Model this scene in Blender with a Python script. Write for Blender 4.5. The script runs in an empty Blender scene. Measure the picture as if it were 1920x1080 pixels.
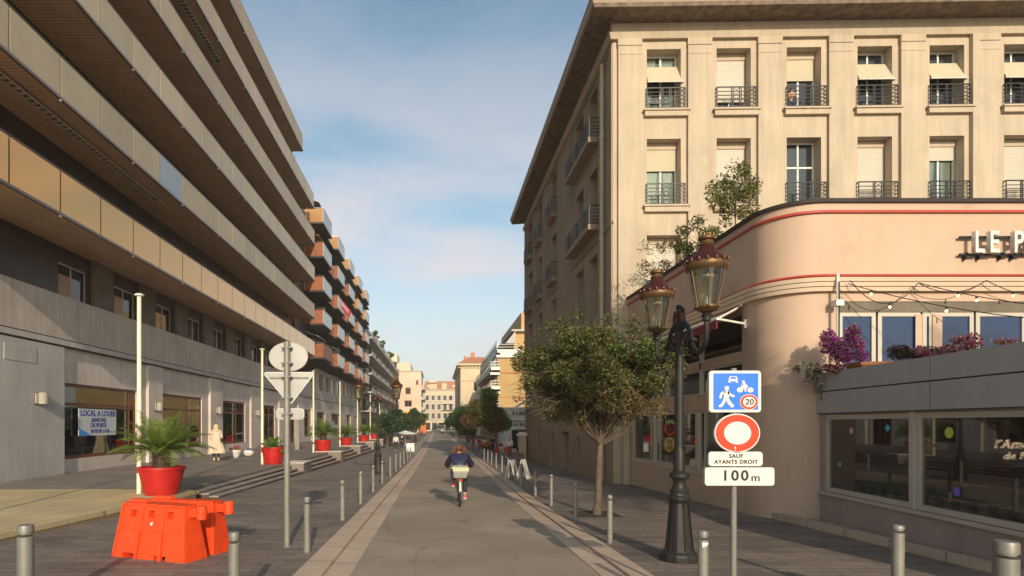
import bpy, bmesh, math, random
import numpy as np
from mathutils import Vector, Matrix
R = math.radians
random.seed(7)
scene = bpy.context.scene
COL = scene.collection
# ---------------------------------------------------------------- camera
CAMZ = 1.85
F = 1100.0
cam_d = bpy.data.cameras.new('camera')
cam = bpy.data.objects.new('camera', cam_d)
COL.objects.link(cam)
cam.location = (0, 0, CAMZ)
cam.rotation_euler = (R(90), 0, 0)
cam_d.sensor_width = 36.0
cam_d.lens = F / 1920 * 36.0
cam_d.shift_x = (960 - 818) / 1920
cam_d.shift_y = (795 - 540) / 1920
cam_d.clip_start = 0.05
cam_d.clip_end = 3000
scene.camera = cam
# ---------------------------------------------------------------- light
SUN_EL = R(20.0)
SUN_AZ = math.atan2(0.15, -1.0)          # sun stands behind the camera, a hair to the right
world = bpy.data.worlds.new("World")
scene.world = world
world.use_nodes = True
wn = world.node_tree.nodes; wl = world.node_tree.links
wn.clear()
out = wn.new('ShaderNodeOutputWorld'); bg = wn.new('ShaderNodeBackground')
sky = wn.new('ShaderNodeTexSky'); sky.sky_type = 'NISHITA'; sky.sun_disc = False
sky.sun_elevation = SUN_EL; sky.sun_rotation = SUN_AZ
sky.air_density = 1.0; sky.dust_density = 1.6; sky.ozone_density = 1.6
bg.inputs[1].default_value = 0.15
tc = wn.new('ShaderNodeTexCoord')
sep = wn.new('ShaderNodeSeparateXYZ'); wl.new(tc.outputs['Generated'], sep.inputs[0])
zc = wn.new('ShaderNodeMath'); zc.operation = 'MAXIMUM'; zc.inputs[1].default_value = 0.0; wl.new(sep.outputs['Z'], zc.inputs[0])
zp = wn.new('ShaderNodeMath'); zp.operation = 'ADD'; zp.inputs[1].default_value = 0.18; wl.new(zc.outputs[0], zp.inputs[0])
dv = wn.new('ShaderNodeVectorMath'); dv.operation = 'DIVIDE'
cb = wn.new('ShaderNodeCombineXYZ')
for i in range(3): wl.new(zp.outputs[0], cb.inputs[i])
wl.new(tc.outputs['Generated'], dv.inputs[0]); wl.new(cb.outputs[0], dv.inputs[1])
mp = wn.new('ShaderNodeMapping'); mp.inputs['Rotation'].default_value = (0, 0, R(38)); mp.inputs['Scale'].default_value = (0.75, 1.35, 1.0)
mp.inputs['Location'].default_value = (3.1, 1.4, 0)
wl.new(dv.outputs[0], mp.inputs[0])
n1 = wn.new('ShaderNodeTexNoise'); n1.inputs['Scale'].default_value = 1.1; n1.inputs['Detail'].default_value = 9; n1.inputs['Roughness'].default_value = 0.56; n1.inputs['Distortion'].default_value = 0.5
wl.new(mp.outputs[0], n1.inputs['Vector'])
cr = wn.new('ShaderNodeMapRange'); cr.inputs[1].default_value = 0.36; cr.inputs[2].default_value = 0.70; cr.inputs[3].default_value = 0.02; cr.inputs[4].default_value = 0.85
cr.interpolation_type = 'SMOOTHSTEP'
wl.new(n1.outputs[0], cr.inputs[0])
# veil that thickens toward the horizon
hz = wn.new('ShaderNodeMapRange'); hz.inputs[1].default_value = 0.45; hz.inputs[2].default_value = 0.0; hz.inputs[3].default_value = 0.0; hz.inputs[4].default_value = 0.72
hz.interpolation_type = 'SMOOTHSTEP'
wl.new(sep.outputs['Z'], hz.inputs[0])
mx0 = wn.new('ShaderNodeMath'); mx0.operation = 'MAXIMUM'; wl.new(cr.outputs[0], mx0.inputs[0]); wl.new(hz.outputs[0], mx0.inputs[1])
hi = wn.new('ShaderNodeMapRange'); hi.inputs[1].default_value = 0.30; hi.inputs[2].default_value = 0.62; hi.inputs[3].default_value = 1.0; hi.inputs[4].default_value = 0.10
wl.new(sep.outputs['Z'], hi.inputs[0])
mm = wn.new('ShaderNodeMath'); mm.operation = 'MULTIPLY'; wl.new(mx0.outputs[0], mm.inputs[0]); wl.new(hi.outputs[0], mm.inputs[1])
mixs = wn.new('ShaderNodeMix'); mixs.data_type = 'RGBA'
wl.new(mm.outputs[0], mixs.inputs[0]); tin = wn.new('ShaderNodeMix'); tin.data_type = 'RGBA'; tin.blend_type = 'MULTIPLY'; tin.inputs[0].default_value = 1.0; tin.inputs[7].default_value = (.84, .95, .84, 1); wl.new(sky.outputs[0], tin.inputs[6]); wl.new(tin.outputs[2], mixs.inputs[6]); mixs.inputs[7].default_value = (4.2, 3.8, 3.85, 1)
wl.new(mixs.outputs[2], bg.inputs[0]); wl.new(bg.outputs[0], out.inputs[0])
sun_d = bpy.data.lights.new('sun', 'SUN'); sun_d.energy = 3.2; sun_d.angle = R(0.55); sun_d.color = (1.0, 0.84, 0.66)
sun = bpy.data.objects.new('sun', sun_d); COL.objects.link(sun)
sdir = Vector((math.sin(SUN_AZ) * math.cos(SUN_EL), math.cos(SUN_AZ) * math.cos(SUN_EL), math.sin(SUN_EL)))
sun.rotation_euler = sdir.to_track_quat('Z', 'Y').to_euler()
sun.location = (0, -20, 40)
scene.view_settings.view_transform = 'Standard'
scene.view_settings.look = 'None'
scene.view_settings.exposure = 0.42
scene.view_settings.gamma = 1.0
# ---------------------------------------------------------------- materials
MATS = {}
def _new(name):
    m = bpy.data.materials.new(name); m.use_nodes = True
    nt = m.node_tree; nt.nodes.clear()
    o = nt.nodes.new('ShaderNodeOutputMaterial'); p = nt.nodes.new('ShaderNodeBsdfPrincipled')
    nt.links.new(p.outputs[0], o.inputs[0])
    MATS[name] = m
    return m, nt, p, o
def nd(nt, t, **kw):
    n = nt.nodes.new(t)
    for k, v in kw.items(): setattr(n, k, v)
    return n
def mulval(nt, col_sock, val_sock):
    m = nd(nt, 'ShaderNodeMix', data_type='RGBA', blend_type='MULTIPLY')
    m.inputs[0].default_value = 1.0
    nt.links.new(col_sock, m.inputs[6]); nt.links.new(val_sock, m.inputs[7])
    return m.outputs[2]
def noise_val(nt, vec, scale, lo, hi, detail=5, rough=.6, sc=(1, 1, 1), a=.3, b=.7):
    mp = nd(nt, 'ShaderNodeMapping'); mp.inputs['Scale'].default_value = sc
    nt.links.new(vec, mp.inputs[0])
    n = nd(nt, 'ShaderNodeTexNoise'); n.inputs['Scale'].default_value = scale; n.inputs['Detail'].default_value = detail; n.inputs['Roughness'].default_value = rough
    nt.links.new(mp.outputs[0], n.inputs['Vector'])
    r = nd(nt, 'ShaderNodeMapRange'); r.inputs[1].default_value = a; r.inputs[2].default_value = b; r.inputs[3].default_value = lo; r.inputs[4].default_value = hi
    nt.links.new(n.outputs[0], r.inputs[0])
    return r.outputs[0], n.outputs[0]
def mat(name, col, rough=.8, metal=0.0, var=.14, scale=1.3, streak=0.0, fine=0.0, fscale=60, bump=0.0, bscale=40, spec=.4, coat=0.0, emit=None, es=1.0, stripe=None, shift=None, island=0.0, cracks=False, spots=None):
    m, nt, p, o = _new(name)
    g = nd(nt, 'ShaderNodeNewGeometry'); pos = g.outputs['Position']
    rgb = nd(nt, 'ShaderNodeRGB'); rgb.outputs[0].default_value = (*col, 1)
    c = rgb.outputs[0]
    if shift:
        v, _ = noise_val(nt, pos, scale * .6, 0, 1, 6)
        mm = nd(nt, 'ShaderNodeMix', data_type='RGBA'); nt.links.new(v, mm.inputs[0]); nt.links.new(c, mm.inputs[6]); mm.inputs[7].default_value = (*shift, 1); c = mm.outputs[2]
    if var: v, _ = noise_val(nt, pos, scale, 1 - var, 1 + var); c = mulval(nt, c, v)
    if streak: v, _ = noise_val(nt, pos, 2.2, 1 - streak, 1 + streak * .4, 6, .65, (2.2, 2.2, .16)); c = mulval(nt, c, v)
    hgt = None
    if island:
        rr = nd(nt, 'ShaderNodeMapRange'); rr.inputs[3].default_value = 1 - island; rr.inputs[4].default_value = 1 + island; nt.links.new(g.outputs['Random Per Island'], rr.inputs[0]); c = mulval(nt, c, rr.outputs[0])
    if spots:
        for sc_, lo_, hi_, cc_, am_ in spots:
            v, _ = noise_val(nt, pos, sc_, 0, am_, 7, .62, a=lo_, b=hi_)
            mm = nd(nt, 'ShaderNodeMix', data_type='RGBA'); nt.links.new(v, mm.inputs[0]); nt.links.new(c, mm.inputs[6]); mm.inputs[7].default_value = (*cc_, 1); c = mm.outputs[2]
    if cracks:
        n_ = nd(nt, 'ShaderNodeTexNoise'); n_.inputs['Scale'].default_value = 1.3; n_.inputs['Detail'].default_value = 6; nt.links.new(pos, n_.inputs['Vector'])
        mv = nd(nt, 'ShaderNodeMix', data_type='VECTOR'); mv.inputs[0].default_value = .28; nt.links.new(pos, mv.inputs[4]); nt.links.new(n_.outputs['Color'], mv.inputs[5])
        vo = nd(nt, 'ShaderNodeTexVoronoi', feature='DISTANCE_TO_EDGE'); vo.inputs['Scale'].default_value = .42; nt.links.new(mv.outputs[1], vo.inputs['Vector'])
        rr = nd(nt, 'ShaderNodeMapRange'); rr.inputs[1].default_value = .002; rr.inputs[2].default_value = .010; rr.inputs[3].default_value = .84; rr.inputs[4].default_value = 1; nt.links.new(vo.outputs['Distance'], rr.inputs[0]); c = mulval(nt, c, rr.outputs[0])
    if fine: v, hgt = noise_val(nt, pos, fscale, 1 - fine, 1 + fine, 3, .6); c = mulval(nt, c, v)
    if stripe:                       # (axis, period, darkness): cladding joints
        ax, per, dk = stripe
        s = nd(nt, 'ShaderNodeSeparateXYZ'); nt.links.new(pos, s.inputs[0])
        q = nd(nt, 'ShaderNodeMath', operation='DIVIDE'); nt.links.new(s.outputs[ax], q.inputs[0]); q.inputs[1].default_value = per
        fr = nd(nt, 'ShaderNodeMath', operation='FRACT'); nt.links.new(q.outputs[0], fr.inputs[0])
        gt = nd(nt, 'ShaderNodeMath', operation='GREATER_THAN'); nt.links.new(fr.outputs[0], gt.inputs[0]); gt.inputs[1].default_value = .16
        rr = nd(nt, 'ShaderNodeMapRange'); rr.inputs[3].default_value = dk; rr.inputs[4].default_value = 1; nt.links.new(gt.outputs[0], rr.inputs[0])
        c = mulval(nt, c, rr.outputs[0])
    nt.links.new(c, p.inputs['Base Color'])
    p.inputs['Roughness'].default_value = rough; p.inputs['Metallic'].default_value = metal
    p.inputs['Specular IOR Level'].default_value = spec; p.inputs['Coat Weight'].default_value = coat
    if emit: p.inputs['Emission Color'].default_value = (*emit, 1); p.inputs['Emission Strength'].default_value = es
    if bump:
        _, h = noise_val(nt, pos, bscale, 0, 1, 5)
        b = nd(nt, 'ShaderNodeBump'); b.inputs['Strength'].default_value = bump; b.inputs['Distance'].default_value = .02
        nt.links.new(h, b.inputs['Height']); nt.links.new(b.outputs[0], p.inputs['Normal'])
    return m
def brickmat(name, c1, c2, mortar, w, h, ms=.012, rough=.75, swap=False, var=.25, off=.5, bump=.35, stain=None, vert=False, spec=.4):
    m, nt, p, o = _new(name)
    g = nd(nt, 'ShaderNodeNewGeometry'); pos = g.outputs['Position']
    mp = nd(nt, 'ShaderNodeMapping')
    if swap: mp.inputs['Rotation'].default_value = (0, 0, R(90))
    if vert: mp.inputs['Rotation'].default_value = (R(90), 0, R(90)) if vert == 'x' else (R(-90), 0, 0)
    nt.links.new(pos, mp.inputs[0])
    b = nd(nt, 'ShaderNodeTexBrick'); b.offset = off
    b.inputs['Scale'].default_value = 1; b.inputs['Brick Width'].default_value = w; b.inputs['Row Height'].default_value = h
    b.inputs['Mortar Size'].default_value = ms; b.inputs['Mortar Smooth'].default_value = .3; b.inputs['Bias'].default_value = 0
    b.inputs['Color1'].default_value = (*c1, 1); b.inputs['Color2'].default_value = (*c2, 1); b.inputs['Mortar'].default_value = (*mortar, 1)
    nt.links.new(mp.outputs[0], b.inputs['Vector'])
    c = b.outputs[0]
    v, _ = noise_val(nt, pos, .55, 1 - var, 1 + var, 7, .62); c = mulval(nt, c, v)
    v, _ = noise_val(nt, pos, 24, .82, 1.16, 4); c = mulval(nt, c, v)
    if stain:
        v, _ = noise_val(nt, pos, 1.7, 0, 1, 8, .7, a=.60, b=.70)
        mm = nd(nt, 'ShaderNodeMix', data_type='RGBA'); q = nd(nt, 'ShaderNodeMath', operation='MULTIPLY'); q.inputs[1].default_value = .45
        nt.links.new(v, q.inputs[0]); nt.links.new(q.outputs[0], mm.inputs[0]); nt.links.new(c, mm.inputs[6]); mm.inputs[7].default_value = (*stain, 1); c = mm.outputs[2]
    nt.links.new(c, p.inputs['Base Color']); p.inputs['Roughness'].default_value = rough; p.inputs['Specular IOR Level'].default_value = spec
    bp = nd(nt, 'ShaderNodeBump', invert=True); bp.inputs['Strength'].default_value = bump; bp.inputs['Distance'].default_value = .01
    nt.links.new(b.outputs['Fac'], bp.inputs['Height']); nt.links.new(bp.outputs[0], p.inputs['Normal'])
    return m
def leafmat(name, cols, rough=.55, trans=.25):
    m, nt, p, o = _new(name)
    g = nd(nt, 'ShaderNodeNewGeometry')
    r = nd(nt, 'ShaderNodeValToRGB'); e = r.color_ramp.elements
    e[0].position = 0; e[0].color = (*cols[0], 1); e[1].position = 1; e[1].color = (*cols[-1], 1)
    for i, c in enumerate(cols[1:-1]):
        k = e.new((i + 1) / (len(cols) - 1)); k.color = (*c, 1)
    nt.links.new(g.outputs['Random Per Island'], r.inputs[0])
    v, _ = noise_val(nt, g.outputs['Position'], 2.1, .72, 1.3, 3)
    c = mulval(nt, r.outputs[0], v)
    nt.links.new(c, p.inputs['Base Color']); p.inputs['Roughness'].default_value = rough; p.inputs['Specular IOR Level'].default_value = .35
    t = nd(nt, 'ShaderNodeBsdfTranslucent'); nt.links.new(c, t.inputs[0])
    mx = nd(nt, 'ShaderNodeMixShader'); mx.inputs[0].default_value = trans
    nt.links.new(p.outputs[0], mx.inputs[1]); nt.links.new(t.outputs[0], mx.inputs[2]); nt.links.new(mx.outputs[0], o.inputs[0])
    return m
def glassmat(name, tint=(.8, .85, .85), refl=.18, rough=.02, dirt=.03):
    m, nt, p, o = _new(name)
    nt.nodes.remove(p)
    t = nd(nt, 'ShaderNodeBsdfTransparent'); t.inputs[0].default_value = (*tint, 1)
    gl = nd(nt, 'ShaderNodeBsdfGlossy'); gl.inputs['Roughness'].default_value = rough; gl.inputs[0].default_value = (1, 1, 1, 1)
    lw = nd(nt, 'ShaderNodeLayerWeight'); lw.inputs[0].default_value = .24
    mr = nd(nt, 'ShaderNodeMapRange'); mr.inputs[3].default_value = refl; mr.inputs[4].default_value = .95; nt.links.new(lw.outputs['Fresnel'], mr.inputs[0])
    mx = nd(nt, 'ShaderNodeMixShader'); nt.links.new(mr.outputs[0], mx.inputs[0]); nt.links.new(t.outputs[0], mx.inputs[1]); nt.links.new(gl.outputs[0], mx.inputs[2])
    d = nd(nt, 'ShaderNodeBsdfDiffuse'); d.inputs[0].default_value = (.5, .5, .48, 1)
    m2 = nd(nt, 'ShaderNodeMixShader'); m2.inputs[0].default_value = dirt
    nt.links.new(mx.outputs[0], m2.inputs[1]); nt.links.new(d.outputs[0], m2.inputs[2]); nt.links.new(m2.outputs[0], o.inputs[0])
    return m
mat('asphalt', (.36, .275, .195), .85, var=.13, scale=.5, fine=.22, fscale=90, bump=.3, bscale=90, shift=(.27, .22, .175), cracks=True, spots=((.55, .48, .58, (.25, .195, .145), .5), (2.2, .60, .66, (.19, .15, .12), .5), (4.5, .66, .72, (.10, .08, .06), .7), (9, .70, .74, (.6, .5, .4), .5)))
mat('ground', (.12, .11, .095), .9)
brickmat('pave_dark', (.235, .182, .145), (.155, .122, .10), (.088, .068, .055), .62, .21, .010, .72, var=.28, stain=(.36, .30, .25))
brickmat('pave_plaza', (.23, .185, .155), (.20, .165, .14), (.10, .085, .07), .9, .45, .008, .6, var=.2)
brickmat('pave_tan', (.52, .40, .22), (.46, .35, .195), (.28, .21, .12), 1.1, .42, .006, .7, swap=True, var=.16, stain=(.42, .36, .27))
brickmat('kerb_stone', (.52, .385, .28), (.47, .345, .25), (.18, .135, .10), 2.0, 1.05, .012, .75, var=.16, off=0, stain=(.26, .2, .16))
brickmat('tan_kerb', (.30, .215, .125), (.24, .17, .10), (.07, .05, .03), .55, 3.0, .014, .75, vert='x', var=.2, off=0)
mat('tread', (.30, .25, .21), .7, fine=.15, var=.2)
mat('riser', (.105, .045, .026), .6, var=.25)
mat('concrete', (.54, .45, .38), .85, var=.13, scale=.7, streak=.22, fine=.07, bump=.15)
mat('render_grey', (.50, .46, .42), .85, var=.12, scale=.6, streak=.15, fine=.05, bump=.1)
mat('render_light', (.62, .53, .46), .85, var=.12, scale=.6, streak=.16, fine=.05, bump=.1)
mat('groove', (.06, .055, .05), .8)
mat('brown_frame', (.16, .045, .022), .45, var=.2)
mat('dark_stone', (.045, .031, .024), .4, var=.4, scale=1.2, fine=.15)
mat('stone_pillar', (.16, .13, .095), .7, var=.2, streak=.2)
mat('soffit', (.50, .34, .215), .6, var=.12, stripe=(1, .16, .38))
mat('parapet_panel', (.52, .40, .25), .5, island=.10, var=.07, scale=.5, streak=.07, spec=.5)
mat('parapet_pale', (.58, .45, .285), .45, island=.10, var=.07, scale=.5, streak=.07, spec=.4)
mat('parapet_blue', (.30, .34, .36), .12, var=.05, spec=.9)
mat('metal_rail', (.22, .18, .15), .35, .6, var=.1)
mat('black_iron', (.018, .019, .021), .45, .2, var=.25, scale=6)
mat('lamp_iron', (.024, .022, .020), .5, .15, var=.3, scale=5, fine=.1, bump=.12)
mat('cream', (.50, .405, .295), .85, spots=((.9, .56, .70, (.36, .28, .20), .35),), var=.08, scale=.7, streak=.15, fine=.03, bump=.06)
mat('cream_shaded', (.33, .25, .18), .88, var=.1, scale=.5, streak=.16, fine=.05, bump=.1)  # darker copy of cream for the unlit street side; shade put into the colour
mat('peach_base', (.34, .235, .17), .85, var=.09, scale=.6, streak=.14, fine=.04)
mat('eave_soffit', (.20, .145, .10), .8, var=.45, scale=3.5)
mat('shutter', (.52, .47, .38), .6, var=.03, stripe=(2, .085, .72))
mat('blind', (.50, .44, .31), .8, var=.05)
mat('curtain', (.55, .52, .44), .9, stripe=(0, .11, .72))
mat('white_paint', (.72, .69, .62), .5, var=.08, streak=.1)
mat('pole_paint', (.78, .70, .50), .45, var=.12, scale=4, streak=.2)
mat('rust', (.25, .10, .04), .8, var=.4, scale=20)
mat('steel', (.26, .245, .215), .5, .35, var=.12, scale=4, streak=.25, fine=.06)
mat('steel_dark', (.22, .22, .20), .42, .5, var=.15, scale=4, streak=.3)
mat('sign_white', (.66, .63, .59), .4, var=.04)
mat('sign_back', (.38, .37, .35), .4, .35, var=.07, scale=3)
mat('sign_blue', (.02, .17, .72), .4, var=.04)
mat('sign_red', (.80, .045, .012), .4, var=.04)
mat('black_ink', (.015, .015, .018), .6, var=0)
mat('orange_plastic', (.78, .062, .006), .55, var=.12, scale=3, streak=.16, spots=((7, .60, .70, (.30, .05, .02), .5), (14, .66, .72, (.75, .25, .15), .5)), bump=.05, bscale=12, spec=.5)
mat('red_pot', (.48, .015, .012), .42, var=.15, scale=3, streak=.2, spots=((10, .64, .72, (.5, .15, .1), .4),), spec=.5)
mat('soil', (.05, .035, .025), .95)
mat('peach', (.54, .375, .265), .6, spots=((1.1, .56, .70, (.38, .25, .18), .4), (6, .68, .74, (.7, .55, .45), .4)), var=.07, scale=.5, streak=.06, fine=.03, bump=.05)
mat('lintel', (.40, .265, .19), .82, var=.08, scale=.6, streak=.12, fine=.04)
mat('moulding', (.66, .50, .36), .7, var=.05)
mat('red_trim', (.42, .045, .03), .5, var=.1)
mat('roof_cap', (.05, .038, .035), .6)
mat('grey_panel', (.40, .375, .35), .5, var=.06, scale=.6, streak=.06)
mat('taupe', (.37, .275, .235), .85, var=.09, scale=.6, streak=.12, fine=.05, bump=.08)
mat('alu', (.52, .46, .38), .4, .2, var=.06)
mat('copper_red', (.075, .018, .012), .42, .4, var=.3, scale=8)
mat('gold', (.15, .085, .035), .48, .5, var=.3, scale=9)
mat('orange_panel', (.24, .062, .010), .45, var=.25, scale=1)
mat('gold_panel', (.36, .17, .04), .3, var=.2, scale=1)
mat('grey_glass_panel', (.44, .42, .40), .25, var=.08, spec=.6)
mat('dark_wall', (.05, .04, .035), .8, var=.3)
mat('white_slab', (.50, .47, .42), .7, var=.1, streak=.15)
mat('yellow_wall', (.50, .33, .14), .85, var=.1, scale=.3, streak=.1)
mat('far_cream', (.66, .53, .35), .85, var=.08, scale=.3, streak=.08)
mat('far_pink', (.66, .52, .39), .85, var=.08, scale=.3)
mat('tile', (.42, .19, .11), .8, var=.2, scale=2, stripe=(0, .3, .8))
mat('yellow_awning', (.80, .50, .04), .8)
mat('orange_shop', (.62, .17, .04), .7)
mat('maroon', (.24, .035, .045), .85, stripe=(1, .32, .75))
mat('lamp_shade', (.36, .34, .27), .3)
mat('terracotta', (.50, .20, .09), .8, var=.15, scale=4)
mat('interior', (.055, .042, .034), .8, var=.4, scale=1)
mat('interior_tan', (.36, .27, .17), .8, var=.25, scale=1.2)
mat('brown_panel', (.13, .055, .015), .6)
mat('red_thing', (.45, .02, .015), .6)
mat('wood', (.30, .16, .07), .6, var=.3, scale=6)
mat('bulb', (.8, .6, .35), .3, emit=(1, .66, .3), es=2.5)
mat('bulb_off', (.75, .68, .55), .2)
mat('neon_pink', (.9, .6, .4), .4, emit=(1, .62, .40), es=8)
mat('neon_red', (.9, .1, .05), .4, emit=(1, .10, .03), es=2.6)
mat('neon_green', (.1, .9, .2), .4, emit=(.05, .85, .25), es=2)
mat('neon_yellow', (.9, .6, .1), .4, emit=(1, .55, .05), es=2)
mat('lamp_warm', (.8, .4, .1), .5, emit=(1, .5, .12), es=1.6)
mat('poster_white', (.62, .63, .64), .5, var=.05)
mat('poster_blue', (.015, .05, .28), .5)
mat('sky_blue_paint', (.05, .30, .70), .5)
mat('bark', (.12, .088, .062), .9, var=.3, scale=5, fine=.25, fscale=30, bump=.6, bscale=25)
mat('palm_bark', (.085, .055, .035), .95, var=.4, scale=12, fine=.3)
mat('navy', (.022, .020, .055), .38, var=.2, scale=6, spec=.6, stripe=(2, .075, .55))
mat('trousers', (.022, .024, .035), .8, var=.2)
mat('skin', (.50, .28, .19), .6, var=.06)
mat('hair_ginger', (.15, .065, .028), .6, var=.3, scale=20)
mat('hair_blonde', (.62, .47, .27), .6, var=.15, scale=15)
mat('hair_dark', (.03, .02, .015), .5)
mat('beige_coat', (.60, .49, .35), .85, var=.1, scale=4)
mat('shoe_red', (.55, .05, .04), .6)
mat('white_cloth', (.72, .70, .66), .8)
mat('bag_green', (.46, .48, .30), .8, var=.1, scale=5)
mat('bag_grey', (.28, .27, .24), .8, var=.2, scale=8)
mat('rubber', (.015, .015, .015), .7)
mat('plank_blue', (.06, .10, .16), .6)
mat('check_light', (.80, .82, .80), .8); mat('check_dark', (.06, .09, .12), .8)
mat('pink_dot', (.7, .3, .35), .5); mat('yellow_dot', (.55, .62, .08), .5); mat('cyan_dot', (.1, .45, .55), .5); mat('purple_dot', (.2, .12, .55), .5); mat('green_dot', (.08, .4, .15), .5)
mat('flag_red', (.62, .02, .03), .7)
leafmat('leaf_tree', [(.015, .032, .009), (.045, .08, .016), (.15, .18, .032), (.075, .08, .022)])
leafmat('leaf_dry', [(.09, .05, .025), (.17, .12, .05), (.10, .10, .03), (.30, .22, .12)])
leafmat('leaf_rust', [(.10, .05, .02), (.17, .08, .03), (.06, .07, .02), (.20, .12, .04)])
leafmat('leaf_dark', [(.015, .04, .012), (.03, .075, .02), (.05, .10, .02), (.03, .06, .02)])
leafmat('leaf_bright', [(.05, .11, .015), (.10, .18, .02), (.16, .24, .035), (.06, .12, .02)])
leafmat('leaf_palm', [(.07, .13, .02), (.12, .19, .03), (.22, .28, .05), (.08, .13, .025)], .4, .25)
leafmat('leaf_airy', [(.09, .12, .025), (.16, .17, .04), (.20, .17, .06), (.06, .09, .02)])
leafmat('flower_magenta', [(.28, .03, .22), (.42, .06, .38), (.50, .03, .18), (.60, .35, .50)])
leafmat('flower_pink', [(.55, .10, .16), (.65, .22, .28), (.35, .04, .12), (.7, .5, .45)])
leafmat('flower_white', [(.5, .48, .36), (.6, .5, .4), (.15, .2, .1), (.45, .3, .3)])
leafmat('leaf_purple', [(.05, .02, .025), (.09, .035, .03), (.12, .06, .035), (.03, .03, .02)])
# glass
glassmat('shop_glass', (.72, .77, .75), .04, .02, .006)
glassmat('lantern_glass', (.70, .72, .60), .14, .05, .03)
def darkglass(name, col, rough=.04, spec=.9, metal=0.0, wav=.0):
    m = mat(name, col, rough, metal, var=.0, spec=spec)
    if wav:
        nt = m.node_tree; p = [n for n in nt.nodes if n.type == 'BSDF_PRINCIPLED'][0]
        g = nd(nt, 'ShaderNodeNewGeometry'); _, h = noise_val(nt, g.outputs['Position'], .5, 0, 1, 2)
        b = nd(nt, 'ShaderNodeBump'); b.inputs['Strength'].default_value = wav; b.inputs['Distance'].default_value = .1
        nt.links.new(h, b.inputs['Height']); nt.links.new(b.outputs[0], p.inputs['Normal'])
    return m
darkglass('window_glass', (.02, .022, .025), .04, .9)
darkglass('sky_glass', (.014, .035, .10), .03, .75, 0)
darkglass('gold_reflection_glass', (.80, .40, .13), .05, 1.0, .72, .03)  # amber of the reflected sunlit buildings put into the glass colour
M = MATS
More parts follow.
